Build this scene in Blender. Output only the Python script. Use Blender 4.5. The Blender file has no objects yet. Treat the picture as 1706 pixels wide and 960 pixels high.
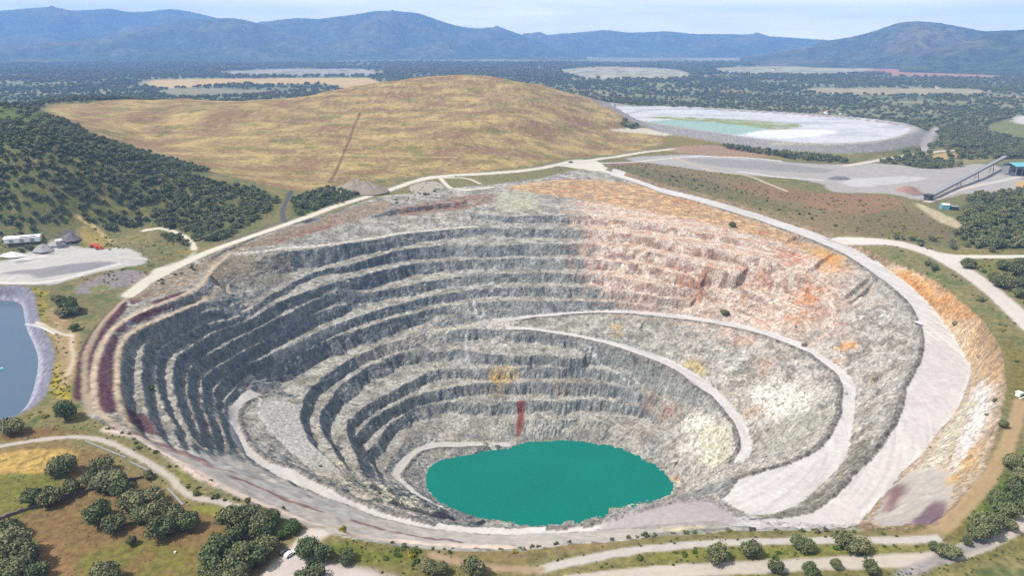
import bpy, math, random
import numpy as np

random.seed(7)
rng = np.random.default_rng(11)
scene = bpy.context.scene
COL = scene.collection

# ------------------------------------------------------------------ camera
CAMZ, PITCH, F = 200.0, math.radians(19.8), 1138.0
cp, sp = math.cos(PITCH), math.sin(PITCH)

def ray(px, py):
    px = np.asarray(px, float); py = np.asarray(py, float)
    a = px - 853.0; b = 480.0 - py
    return np.stack([a, F * cp + b * sp, -F * sp + b * cp], -1)

def at_z(px, py, z):
    """point where the line of sight through a traced pixel meets height z"""
    d = ray(px, py)
    t = (np.asarray(z, float) - CAMZ) / d[..., 2]
    return d[..., 0] * t, d[..., 1] * t

cam = bpy.data.cameras.new('camera')
cam_o = bpy.data.objects.new('camera', cam)
COL.objects.link(cam_o)
cam.sensor_width = 36.0
cam.lens = 36.0 * F / 1706.0
cam.clip_start = 1.0
cam.clip_end = 80000.0
cam_o.location = (0, 0, CAMZ)
cam_o.rotation_euler = (math.pi / 2 - PITCH, 0, 0)
scene.camera = cam_o

# ------------------------------------------------------------------ noise
_perm = np.random.default_rng(3).permutation(1024)
_ang = np.random.default_rng(4).uniform(0, 2 * np.pi, 1024)
_gx, _gy = np.cos(_ang), np.sin(_ang)

def perlin(x, y, seed=0):
    x = np.asarray(x, float) + seed * 37.17; y = np.asarray(y, float) + seed * 91.73
    xi = np.floor(x).astype(np.int64); yi = np.floor(y).astype(np.int64)
    fx = x - xi; fy = y - yi
    u = fx * fx * fx * (fx * (fx * 6 - 15) + 10)
    v = fy * fy * fy * (fy * (fy * 6 - 15) + 10)
    def g(ix, iy, dx, dy):
        h = _perm[(_perm[ix & 1023] + iy) & 1023]
        return _gx[h] * dx + _gy[h] * dy
    a = g(xi, yi, fx, fy); b = g(xi + 1, yi, fx - 1, fy)
    c = g(xi, yi + 1, fx, fy - 1); d = g(xi + 1, yi + 1, fx - 1, fy - 1)
    return ((a + u * (b - a)) * (1 - v) + (c + u * (d - c)) * v) * 1.5

def fbm(x, y, octv=4, seed=0, gain=0.5):
    s = 0.0; amp = 1.0; tot = 0.0
    for i in range(octv):
        s = s + amp * perlin(np.asarray(x) * 2 ** i, np.asarray(y) * 2 ** i, seed + i * 5)
        tot += amp; amp *= gain
    return s / tot

def sstep(a, b, x):
    t = np.clip((x - a) / (b - a), 0, 1)
    return t * t * (3 - 2 * t)

# ------------------------------------------------------------------ regional ground (control heights)
ctl = []
def C(px, py, z): ctl.append((px, py, z))
def CD(px, py, dist):
    """silhouette point at a ground distance"""
    a = PITCH - math.atan((480.0 - py) / F)
    C(px, py, CAMZ - dist * math.tan(a))
# level ground round the pit
for q in [(430, 392), (560, 345), (690, 297), (820, 292), (940, 270), (1100, 250), (1300, 330), (1450, 350), (1250, 300),
          (1560, 380), (1690, 430), (1690, 540), (1690, 640), (1660, 800), (1690, 900), (1500, 940), (1200, 930), (900, 940),
          (600, 950), (300, 940), (50, 940), (60, 800), (200, 740), (100, 700), (130, 560), (60, 440), (200, 420), (300, 430),
          (1200, 268), (1400, 290), (1650, 330), (1550, 260), (1690, 250), (1620, 210)]:
    C(q[0], q[1], 0)
# the golden spoil hill
CD(95, 172, 1500); CD(200, 168, 1560); CD(320, 166, 1600); CD(430, 166, 1620); CD(510, 160, 1680)
CD(540, 155, 1740); CD(565, 149, 1780); CD(600, 141, 1820); CD(650, 135, 1860); CD(700, 129, 1900); CD(780, 124, 1920); CD(850, 134, 1860); CD(905, 150, 1800); CD(950, 166, 1760)
CD(200, 240, 1230); CD(320, 240, 1230); CD(450, 235, 1245); CD(560, 230, 1260); CD(680, 195, 1430); CD(780, 175, 1560); CD(800, 225, 1290)
CD(200, 200, 1390); CD(320, 200, 1400); CD(450, 195, 1440); CD(580, 178, 1540); CD(700, 155, 1690); CD(790, 150, 1730); CD(860, 165, 1620); CD(600, 210, 1350); CD(700, 230, 1260)
CD(880, 200, 1420); C(930, 245, 12); C(1000, 222, 14); C(1060, 218, 12); C(1160, 236, 6); C(600, 280, 12); C(500, 290, 12)
C(700, 265, 16); C(380, 290, 16)
ctl_xy = [(-560., 1850., 44.), (-800., 1850., 42.), (-650., 1720., 55.), (-200., 2150., 55.), (60., 2150., 60.), (-1500., 2300., 20.), (-900., 2300., 25.), (-300., 2500., 25.), (100., 2600., 10.), (-1500., 1500., 40.),
          (500., 2600., 5.), (-1500., 900., 60.), (-1200., 700., 20.), (-300, 60, 0), (0, 60, 0), (300, 60, 0),
          (-700, 300, 0), (700, 300, 0), (900, 600, 0), (-800, 500, 5)]
# the green hill on the left
CD(0, 181, 1100); CD(50, 180, 1100); CD(92, 202, 1080); CD(135, 224, 1060); CD(200, 250, 1010); CD(290, 277, 970); CD(390, 303, 925)
CD(465, 322, 900); C(0, 385, 2); C(130, 375, 2); C(240, 372, 1); C(350, 385, 0); C(420, 370, 0); C(150, 300, 46); C(60, 290, 58)
C(250, 330, 22); C(350, 345, 10)
ctl_xy += [(-1100., 1150., 75.), (-760., 1290., 52.)]

_a = np.array(ctl, float)
_cx, _cy = at_z(_a[:, 0], _a[:, 1], _a[:, 2])
CTL = np.concatenate([np.stack([_cx, _cy, _a[:, 2]], 1), np.array(ctl_xy, float)])
RW = 900.0
def _wend(d):
    t = np.clip(1 - d / RW, 0, 1)
    return t ** 4 * (4 * d / RW + 1)
_D = np.hypot(CTL[:, None, 0] - CTL[None, :, 0], CTL[:, None, 1] - CTL[None, :, 1])
_WT = np.linalg.solve(_wend(_D) + 0.004 * np.eye(len(CTL)), CTL[:, 2])

def g_base(x, y):
    sh = np.shape(x); x = np.ravel(x); y = np.ravel(y)
    h = np.zeros(x.shape)
    m = (np.abs(x) < 3200) & (y < 3900)
    xs, ys = x[m], y[m]
    acc = np.zeros(xs.shape)
    for (cx, cy, cz), w in zip(CTL, _WT):
        d2 = (xs - cx) ** 2 + (ys - cy) ** 2
        k = d2 < RW * RW
        acc[k] += w * _wend(np.sqrt(d2[k]))
    h[m] = acc
    d = np.hypot(x, y)
    h = h + sstep(60, 900, d) * 3.0 * fbm(x / 160, y / 160, 3, 1) * sstep(8000, 5000, d)
    gm = sstep(10, 45, h) * sstep(1050, 1150, y) * sstep(-950, -850, x) * sstep(520, 450, x)
    h = h + gm * (6.0 * fbm(x / 130, y / 130, 3, 3) - 3.5 * np.abs(fbm(x / 60 + 0.25 * y / 60, y / 160, 3, 4)) + 1.2 * fbm(x / 22, y / 22, 2, 6))
    h = h + sstep(1800, 4500, d) * 14.0 * fbm(x / 900, y / 900, 3, 2)
    return h.reshape(sh)

# polygons given as traced pixels on a known height -> plan coordinates
def poly_z(pts, z):
    a = np.array(pts, float)
    x, y = at_z(a[:, 0], a[:, 1], z)
    return np.stack([x, y], 1)

def poly_sd(poly, x, y):
    """signed distance, negative inside"""
    d2 = np.full(x.shape, 1e18); ins = np.zeros(x.shape, bool)
    n = len(poly)
    for i in range(n):
        ax, ay = poly[i]; bx, by = poly[(i + 1) % n]
        ex, ey = bx - ax, by - ay
        L = ex * ex + ey * ey + 1e-9
        t = np.clip(((x - ax) * ex + (y - ay) * ey) / L, 0, 1)
        d2 = np.minimum(d2, (x - ax - t * ex) ** 2 + (y - ay - t * ey) ** 2)
        c = ((ay > y) != (by > y))
        if ey != 0:
            ins ^= c & (x < (bx - ax) * (y - ay) / ey + ax)
    d = np.sqrt(d2)
    return np.where(ins, -d, d)

def line_d(pts, x, y):
    d2 = np.full(x.shape, 1e18)
    for i in range(len(pts) - 1):
        ax, ay = pts[i]; bx, by = pts[i + 1]
        ex, ey = bx - ax, by - ay
        L = ex * ex + ey * ey + 1e-9
        t = np.clip(((x - ax) * ex + (y - ay) * ey) / L, 0, 1)
        d2 = np.minimum(d2, (x - ax - t * ex) ** 2 + (y - ay - t * ey) ** 2)
    return np.sqrt(d2)

def smooth_poly(p, it=2, closed=True):
    p = np.asarray(p, float)
    for _ in range(it):
        if closed:
            q = np.roll(p, -1, 0)
            p = np.stack([0.75 * p + 0.25 * q, 0.25 * p + 0.75 * q], 1).reshape(-1, p.shape[1])
        else:
            a, b = p[:-1], p[1:]
            m = np.stack([0.75 * a + 0.25 * b, 0.25 * a + 0.75 * b], 1).reshape(-1, p.shape[1])
            p = np.concatenate([p[:1], m, p[-1:]])
    return p

TAIL_Z = 17.0
TAIL = smooth_poly(poly_z([(968, 180), (1100, 177), (1300, 188), (1450, 199), (1532, 213), (1490, 233), (1400, 243), (1290, 238),
                           (1190, 222), (1100, 209), (1040, 197)], TAIL_Z))
POND_BANK = smooth_poly(poly_z([(-60, 492), (0, 487), (58, 489), (64, 528), (70, 545), (90, 580), (92, 610), (80, 662), (42, 692), (0, 703),
                                (-90, 712), (-190, 600)], -1), 2)
POND_W = -4.6

def h_out(x, y):
    h = g_base(x, y)
    m = (x > 0) & (x < 1900) & (y > 1100) & (y < 2700)
    if m.any():
        sd = poly_sd(TAIL, x[m], y[m])
        out = TAIL_Z + 4.0 - np.maximum(sd - 12, 0) * 0.42
        hin = np.where(sd < -4, TAIL_Z, np.where(sd < 3, TAIL_Z + 4.0 * sstep(-4, 3, sd), TAIL_Z + 4.0))
        h[m] = np.where(sd < 12, hin, np.maximum(h[m], out))
    m = (x < -150) & (y > 250) & (y < 700)
    if m.any():
        sd = poly_sd(POND_BANK, x[m], y[m])
        h[m] = np.where(sd < 0, -8.0 * sstep(0, -14, sd) + h[m] * sstep(-14, 0, sd), h[m])
    return h

# ------------------------------------------------------------------ the pit: traced edges with their heights
LAKE_Z = -152.0
ZA = [-400, -200, -135, -121, -113, -105, -92, -78.5, -64, -48, -28, -13.5, 0, 100]
ZB = [-352, -152, -100, -90, -82, -76, -67, -57, -46, -32.5, -21, -13, 0, 100]
def depth(z):
    return np.interp(z, ZA, ZB)
CX, CY = [float(v) for v in at_z(910., 800., LAKE_Z)]
NT = 2880
TH = np.arange(NT) * 2 * np.pi / NT
rings = []

def ring(name, typ, pts, zs, closed=False, road=None):
    """typ c: edge with a drop inside it; o: foot of a slope; l: shoreline. zs: one height or one per point (None = interpolate)"""
    a = np.array(pts, float)
    if np.isscalar(zs):
        z = np.full(len(a), float(zs))
    elif len(zs) == 2 and len(a) > 2:
        L = np.concatenate([[0], np.cumsum(np.hypot(*np.diff(a, axis=0).T))])
        z = zs[0] + (zs[1] - zs[0]) * L / L[-1]
    else:
        k = [i for i, v in enumerate(zs) if v is not None]
        z = np.interp(np.arange(len(a)), k, [zs[i] for i in k])
    z = depth(z)
    x, y = at_z(a[:, 0], a[:, 1], z)
    th = np.arctan2(y - CY, x - CX); r = np.hypot(x - CX, y - CY)
    th = np.unwrap(th)
    if closed:
        s = np.sign(th[-1] - th[0])
        th = np.append(th, th[0] + s * 2 * np.pi); r = np.append(r, r[0]); z = np.append(z, z[0])
    if th[-1] < th[0]:
        th, r, z = th[::-1], r[::-1], z[::-1]
    keep = [0]
    for i in range(1, len(th)):
        if th[i] > th[keep[-1]] + 1e-3: keep.append(i)
    th, r, z = th[keep], r[keep], z[keep]
    R = np.full(NT, np.nan); Z = np.full(NT, np.nan)
    for k in (-2, -1, 0, 1, 2):
        t = TH + k * 2 * np.pi
        m = (t >= th[0]) & (t <= th[-1])
        R[m] = np.interp(t[m], th, r); Z[m] = np.interp(t[m], th, z)
    ok = ~np.isnan(R)
    w = np.exp(-0.5 * (np.arange(-8, 9) / 4.0) ** 2); w /= w.sum()
    num = sum(wi * np.roll(np.where(ok, R, 0), i - 8) for i, wi in enumerate(w))
    den = sum(wi * np.roll(ok.astype(float), i - 8) for i, wi in enumerate(w))
    numz = sum(wi * np.roll(np.where(ok, Z, 0), i - 8) for i, wi in enumerate(w))
    R = np.where(ok, num / np.maximum(den, 1e-6), np.nan); Z = np.where(ok, numz / np.maximum(den, 1e-6), np.nan)
    rings.append(dict(name=name, typ=typ, R=R, Z=Z, road=road))
    return R, Z

# outer rim, all the way round (anticlockwise in plan from the near left)
RIM_PTS = [(150, 695, 0), (128, 660, 0), (140, 590, 0), (160, 552, 0), (195, 512, 0), (240, 482, 0), (330, 432, 0), (400, 406, 0),
           (560, 353, 0), (640, 326, 0), (700, 321, 0), (760, 313, 0), (830, 306, 0), (900, 298, 0), (955, 283, 0), (1010, 277, -1),
           (1100, 306, -3), (1200, 331, -7), (1300, 361, -12), (1400, 395, -15), (1470, 430, -15), (1540, 458, -12), (1600, 502, -7),
           (1650, 552, -2), (1672, 610, 0), (1668, 680, 1), (1660, 730, 0), (1640, 780, 0), (1600, 845, 0), (1560, 878, 0),
           (1480, 886, 0), (1400, 884, -1), (1310, 884, -3), (1230, 884, -3), (1100, 893, -1), (950, 907, 0), (860, 919, 0), (760, 919, 0), (650, 907, 0),
           (560, 893, 0), (480, 866, 0), (380, 820, 0), (300, 770, 0), (220, 726, 0)]
RIM_R, RIM_Z = ring('rim', 'c', [p[:2] for p in RIM_PTS], [p[2] for p in RIM_PTS], closed=True)

# terraces of dark soil on the left
ring('terrace', 'o', [(200, 722), (158, 690), (150, 655), (151, 610), (166, 568), (194, 533), (250, 508), (312, 486), (336, 464), (352, 440), (380, 418), (430, 405)],
     [-1.5, -1.8, -2, -2, -2, -2, -2.6, -3.5, -4.2, -4.5, -4, -3], road='berm')
ring('terrace', 'c', [(205, 726), (166, 692), (159, 655), (160, 612), (174, 573), (201, 540), (255, 514), (318, 492), (346, 470), (362, 444), (392, 420), (440, 408)],
     [-1.6, -2, -2.2, -2.2, -2.2, -2.2, -2.8, -3.7, -4.4, -4.7, -4.2, -3.2], road='berm')
ring('b0', 'o', [(250, 742), (206, 705), (192, 668), (189, 625), (190, 590), (200, 562), (228, 543), (280, 523), (334, 499), (380, 480)],
     [-4, -4.6, -5, -5, -5, -5.5, -7, -9, -11, -12], road='berm')
ring('b0', 'c', [(262, 746), (217, 705), (203, 668), (200, 628), (202, 592), (211, 565), (240, 546), (290, 526), (341, 503), (388, 484)],
     [-4.3, -5, -5.4, -5.4, -5.4, -6, -7.5, -9.5, -11.5, -12.5], road='berm')
ring('b1', 'c', [(300, 760), (262, 715), (246, 685), (240, 650), (239, 610), (243, 577), (255, 560), (284, 544), (331, 524), (369, 509), (395, 498)], [-15, -17, -18, -18, -18, -18, -18.5, -19.5, -20.5, -21, -21])
ring('b2', 'c', [(318, 762), (288, 705), (273, 670), (264, 640), (261, 605), (268, 584), (292, 566), (331, 547), (369, 535), (402, 521), (440, 500), (470, 482),
                 (519, 456), (537, 450), (579, 442), (641, 425), (659, 417), (706, 413), (734, 408), (820, 410), (850, 408), (931, 406), (1000, 408), (1060, 416),
                 (1124, 430), (1181, 443), (1250, 459), (1330, 474), (1392, 492)], [-29, -33, -35, -35.5, -36, -36, -36.5, -37, -38, -39, -41, -43, -45, -46, -47] + [None] * 12 + [-50])
ring('b3', 'c', [(335, 762), (314, 712), (301, 680), (291, 640), (289, 612), (297, 594), (322, 576), (345, 561), (376, 547), (425, 526), (462, 505), (519, 483), (571, 464),
                 (600, 460), (650, 448), (687, 440), (734, 436), (819, 432), (931, 432), (1000, 434), (1070, 441), (1120, 454), (1175, 468), (1250, 480)],
     [-42, -46, -48, -48.5, -48.5, -48.5, -48.5, -48.5, -48.5, -49, -50, -52, -55, -57, -60, -62, -64] + [None] * 6 + [-64])
ring('b4', 'c', [(352, 764), (338, 725), (325, 690), (316, 650), (313, 622), (326, 605), (350, 590), (387, 570), (420, 553), (450, 538), (484, 521), (530, 498), (575, 480)],
     [-54, -59, -60.5, -61, -61, -61, -61, -61, -61, -61, -61.5, -62.5, -64])
ring('b5', 'c', [(372, 766), (361, 740), (349, 700), (340, 660), (337, 632), (351, 620), (380, 602), (425, 576), (481, 545), (500, 534), (571, 508), (605, 491), (669, 478),
                 (762, 462), (819, 457), (931, 456), (1000, 458), (1100, 478), (1175, 482), (1231, 487), (1306, 500), (1400, 534)], [-70, -73, -74, -74, -74, -74, -74, -74, -75, -75.5, -77, -78] + [None] * 9 + [-78])
ring('b6', 'c', [(388, 768), (384, 745), (372, 710), (362, 680), (359, 652), (369, 637), (391, 619), (434, 599), (455, 590), (520, 559), (594, 528), (660, 509), (734, 491),
                 (800, 481), (850, 480), (931, 480), (1000, 482), (1100, 497), (1200, 511), (1290, 526)], [-82, -85, -87, -87, -87, -87, -87.5, -88, -88.5, -90, -91.5] + [None] * 8 + [-92])
ring('b7', 'c', [(378, 690), (377, 672), (386, 655), (406, 634), (440, 617), (475, 600), (540, 572), (600, 548), (660, 530), (734, 512), (800, 504), (850, 503), (931, 503), (1010, 504), (1100, 512), (1180, 521)],
     [-101, -101, -101, -101.5, -102, -102.5, -104] + [None] * 8 + [-106])
# upper benches of the far wall
ring('l0', 'c', [(600, 362), (660, 349), (740, 339), (830, 331), (920, 325), (1000, 322), (1070, 338), (1130, 356)], [-5, -6, -6.5, -6.5, -6.5, -7, -9, -11])
ring('l1', 'c', [(520, 380), (590, 372), (654, 363), (725, 357), (800, 357), (856, 360), (931, 359), (988, 362), (1080, 371), (1150, 385), (1250, 404), (1334, 421)],
     [-6, -10, -13, -14, -14, -14, -14, -14, -14, -17, -24, -29])
ring('l2', 'o', [(432, 417), (472, 408), (519, 405), (556, 400), (631, 389), (669, 384), (725, 379), (790, 375)], [-4, -8, -13, -16, -22, -25, -28, -29], road='bench')
ring('l2', 'c', [(440, 424), (472, 418), (519, 415), (556, 410), (631, 398), (669, 391), (725, 385), (790, 380), (856, 381), (931, 382), (988, 384), (1044, 390), (1119, 402), (1180, 414), (1260, 430), (1340, 448)],
     [-5, -9, -14, -17, -23, -26, -29, -30] + [None] * 5 + [-31, -33, -37], road='bench')

# haul road 1: from the far rim down the right wall to the near side
R1O, _ = ring('r1', 'o', [(985, 279), (1100, 313), (1200, 338), (1300, 369), (1400, 404), (1470, 443), (1530, 490), (1575, 545), (1605, 590), (1617, 615), (1606, 655), (1560, 722),
                 (1500, 790), (1460, 840), (1425, 876), (1340, 879), (1240, 876)],
     [0, -4, -9, -14, -20, -26, -32, -38, -42, -44, -46, -50, -53, -55, -57, -59, -61], road='haul')
ring('r1', 'c', [(992, 286), (1100, 322), (1200, 349), (1300, 382), (1400, 422), (1450, 455), (1505, 500), (1527, 540), (1532, 580), (1518, 615), (1500, 645), (1489, 690),
                 (1470, 722), (1420, 780), (1380, 822), (1340, 850), (1290, 863), (1240, 862)],
     [-1, -5, -10, -15, -21, -26, -32, -36, -39, -42, -44, -47, -49, -53, -55.5, -57.5, -60, -61.5], road='haul')
# haul road 2: from the near platform back up the right side, round the far wall to the switchback
ring('r2', 'o', [(1228, 854), (1273, 861), (1325, 846), (1363, 812), (1408, 764), (1416, 722), (1420, 705), (1424, 672), (1424, 642), (1398, 611), (1363, 590), (1334, 572), (1288, 555), (1231, 541),
                 (1175, 532), (1120, 524), (1044, 518), (997, 518), (931, 522), (860, 529), (824, 532), (770, 540), (721, 549)],
     [-63, -64, -66, -69, -73, -77, -79, -83, -86, -90, -94, -97, -101, -105, -108, -111, -114, -116, -118, -120, -121, -121, -121], road='haul')
ring('r2', 'c', [(1195, 822), (1220, 795), (1269, 780), (1325, 763), (1362, 741), (1381, 711), (1394, 668), (1396, 640), (1384, 622), (1366, 607), (1344, 590), (1306, 574), (1269, 560), (1212, 546),
                 (1160, 537), (1100, 530), (1044, 525), (997, 524), (931, 528), (860, 536), (826, 541)],
     [-65, -67, -70, -73, -76, -79, -84, -87, -90, -92, -95, -99, -102, -106, -109, -112, -114.5, -116.5, -118.5, -120.5, -121.5], road='haul')
# haul road 3: from the switchback down the right side of the lower pit
ring('r3', 'o', [(840, 543), (912, 550), (988, 563), (1044, 576), (1120, 602), (1156, 621), (1194, 651), (1222, 681), (1241, 703), (1250, 727), (1251, 753), (1246, 776)],
     [-121.8, -123, -125, -128, -133, -136, -140, -143, -146, -149, -152, -155], road='haul')
ring('r3', 'c', [(721, 553), (780, 549), (840, 549), (912, 557), (988, 571), (1060, 593), (1120, 617), (1150, 641), (1179, 661), (1205, 692), (1219, 711), (1225, 727), (1226, 748), (1214, 768), (1194, 798)],
     [-121, -121.5, -122, -123.5, -125.5, -129.5, -133.5, -137, -140.5, -144, -147, -149.5, -152.5, -155.5, -160], road='haul')
# near ramp with the hairpin on the left
NEARO, _ = ring('near', 'o', [(1236, 872), (1150, 872), (1100, 876), (1000, 884), (900, 891), (820, 892), (750, 887), (688, 877), (631, 863), (575, 840), (500, 812), (453, 788), (425, 772), (397, 749),
                   (384, 722), (382, 695), (384, 678), (397, 662), (418, 651), (444, 643)],
     [-62, -66, -69, -76, -81, -85, -89, -92, -95, -98, -102, -105, -107, -109, -108, -108.3, -108.5, -109, -109.5, -110], road='haul')
ring('near', 'c', [(1190, 825), (1120, 832), (1060, 848), (1015, 862), (980, 871), (900, 879), (820, 881), (750, 875), (688, 862), (631, 845), (566, 813), (500, 779), (463, 770), (434, 752), (416, 728),
                   (405, 702), (407, 684), (416, 672), (428, 664), (446, 654)],
     [-65, -67, -70, -74, -77, -82, -86, -90, -93, -96, -99, -103, -105.5, -107.5, -108, -108.5, -108.8, -109.2, -109.7, -110.2], road='haul')
# platform inside the hairpin
ring('plat', 'o', [(545, 792), (520, 780), (489, 758), (455, 724), (438, 700), (430, 684), (434, 670), (452, 658)], [-126, -124, -121, -116, -113.5, -112, -111, -110.6], road='platform')
ring('plat', 'c', [(590, 797), (574, 788), (548, 764), (520, 740), (501, 700), (506, 668), (519, 646), (540, 628), (580, 602), (620, 583), (669, 566), (721, 553)],
     [-127, -126, -124.5, -123, -121.5, -121, -121, -121, -121, -121, -121, -121], road='platform')
# lower benches
ring('l9', 'c', [(590, 790), (558, 752), (536, 712), (534, 692), (548, 668), (568, 643), (612, 614), (661, 592), (706, 584), (760, 583), (820, 592), (880, 594), (930, 595), (1010, 606), (1060, 617)],
     [-140, -137, -136, -135, -135, -135, -135, -135, -135, -136, -138, -138, -138, -139, -141])
ring('l10', 'c', [(612, 798), (597, 760), (580, 722), (580, 703), (612, 676), (669, 646), (700, 626), (734, 616), (820, 617), (931, 614), (1000, 614), (1060, 623), (1110, 637)], [-152, -150] + [None] * 10 + [-150])
ring('l11', 'c', [(618, 798), (600, 765), (584, 739), (596, 722), (624, 696), (669, 671), (706, 656), (760, 645), (850, 640), (931, 641), (1000, 641), (1060, 652), (1110, 668)], [-163, -161] + [None] * 10 + [-162])
ring('l12', 'c', [(640, 806), (625, 780), (610, 756), (628, 738), (652, 706), (687, 685), (725, 674), (820, 675), (931, 671), (1010, 669), (1080, 682), (1120, 700)], [-175, -173.5] + [None] * 9 + [-175])
ring('l13', 'c', [(650, 812), (640, 787), (660, 754), (676, 736), (716, 714), (820, 707), (931, 701), (1006, 702), (1060, 711), (1110, 730)], [-187, -186] + [None] * 7 + [-187])
# lowest road beside the lake
ring('low', 'o', [(770, 862), (735, 846), (700, 830), (668, 808), (652, 792), (660, 775), (690, 750), (716, 738), (760, 738), (820, 739), (868, 741)],
     [-182, -184, -186, -189, -190, -191.5, -193, -194, -195, -196.5, -198.5], road='haul')
ring('low', 'c', [(780, 866), (745, 849), (712, 833), (686, 812), (674, 793), (684, 777), (706, 754), (734, 748), (770, 748), (820, 747), (860, 745)],
     [-182.5, -184.5, -186.5, -189.5, -190.5, -192, -193.5, -194.5, -195.5, -197, -199], road='haul')
SHORE = [(709, 800), (713, 782), (735, 768), (790, 758), (850, 749), (890, 738), (930, 737), (985, 739), (1040, 752), (1080, 770), (1106, 790), (1123, 812), (1118, 823), (1060, 838),
         (1020, 846), (990, 862), (950, 869), (850, 869), (790, 861), (740, 841), (714, 818)]
SH_R, _ = ring('shore', 'l', SHORE, -200.0, closed=True)

RSTEP = 0.7
NR = int(620 / RSTEP)
RG = np.arange(NR) * RSTEP
TAB = np.zeros((NT, NR)); TAG = np.zeros((NT, NR), np.int8)
FWN = [1.6 * fbm(np.cos(TH) * 9 + 50 * k, np.sin(TH) * 9, 3, 200 + k) + 0.15 for k in range(24)]
BW = fbm(np.cos(TH) * 16, np.sin(TH) * 16, 2, 190)
for i in range(NT):
    L = [(q['R'][i], q['Z'][i], q['typ'], q['road'], q['name']) for q in rings if not np.isnan(q['R'][i])]
    shore_r = SH_R[i]
    L = [q for q in L if q[2] == 'l' or (q[0] > shore_r + 1.0 and q[0] <= RIM_R[i] + 0.01)]
    L.sort(key=lambda q: -q[0])
    R = [L[0][0]]; Z = [L[0][1]]; segs = []
    zc = L[0][1]
    for k in range(1, len(L)):
        r1, z1, t1, d1, n1 = L[k]
        r0, z0, t0, d0, n0 = L[k - 1]
        z1 = min(z1, zc)
        if R[-1] - r1 < 0.7: r1 = R[-1] - 0.7
        is_road = d1 is not None and d1 == d0 and n0 == n1 and t0 == 'o' and t1 == 'c'
        if not is_road and t1 in 'cl' and zc - z1 > 2.0:
            gap = R[-1] - r1; drop = zc - z1
            fw = min(gap * (0.8 if gap > 18 else 0.5), drop * (0.46 + 0.75 * max(0.0, FWN[k % 24][i])))
            if t1 == 'l': fw = gap * 0.9
            if (n0 == 'rim' and gap > 25) or gap > 48: fw = gap * 0.88
            tr = R[-1] - fw
            R.append(tr); Z.append(z1 + 0.6)
            segs.append((r1, tr, 1))
        elif not is_road and t1 == 'o' and zc - z1 > 13 and n0 != 'rim':
            gap = R[-1] - r1; n_ = int((zc - z1) / 10.5); r_top = R[-1]; z_top = zc
            for j in range(1, n_ + 1):
                f_ = j / (n_ + 1.0); a_ = float(np.clip(0.15 + 1.5 * FWN[(k * 5 + j * 3) % 24][i], 0, 1))
                b_ = gap / (n_ + 1) * 0.5 * a_
                R += [r_top - gap * f_ + b_ * 0.6, r_top - gap * f_ - b_ * 0.4]; Z += [z_top + (z1 - z_top) * f_ + 0.15, z_top + (z1 - z_top) * f_ - 0.15]
        elif is_road:
            segs.append((r1, R[-1], {'haul': 2, 'berm': 1, 'platform': 4, 'bench': 5}[d1]))
        if is_road and d1 == 'haul' and R[-1] - r1 > 7 and R[-1] - r1 > 0:
            R += [r1 + 4.2, r1 + 2.0, r1 + 1.2]; Z += [z1, z1 + 1.3 + BW[i], z1 + 1.1 + BW[i]]
            segs.append((r1 - 0.5, r1 + 4.0, 6))
        R.append(r1); Z.append(z1); zc = z1
    R.append(max(shore_r - 18, 5.0)); Z.append(LAKE_Z - 9)
    R.append(0.0); Z.append(LAKE_Z - 14)
    R = np.array(R[::-1]); Z = np.array(Z[::-1])
    TAB[i] = np.interp(RG, R, Z)
    row = TAG[i]
    row[RG < shore_r] = 3
    for a, b, t in segs:
        row[(RG >= a) & (RG <= b)] = t
# soften abrupt starts and ends of benches
_k = np.fft.rfftfreq(NT)
TABS = np.fft.irfft(np.fft.rfft(TAB, axis=0) * np.exp(-2 * (np.pi * _k * 55) ** 2)[:, None], NT, axis=0)
_W = np.zeros_like(TAB)
for q in rings:
    ok = ~np.isnan(q['R'])
    if ok.all(): continue
    for e in np.where(ok != np.roll(ok, 1))[0]:
        re_ = q['R'][e] if ok[e] else q['R'][e - 1]
        dth = (np.arange(NT) - e + NT / 2) % NT - NT / 2
        _W = np.maximum(_W, np.exp(-(dth / 40.0) ** 2)[:, None] * np.exp(-((RG - re_) / (12.0 if 150 < e / NT * 360 < 230 else 30.0)) ** 2)[None, :])
TAB = TAB * (1 - _W) + TABS * _W
TAB = 0.5 * TAB + 0.25 * np.roll(TAB, 1, 0) + 0.25 * np.roll(TAB, -1, 0)

_rd = (TAG == 2).astype(np.float32); ROADM = np.zeros_like(_rd)
for _o in range(-12, 13, 2):
    ROADM = np.maximum(ROADM, np.roll(_rd, _o, 1) * (1 - abs(_o) / 16.0))
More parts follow.
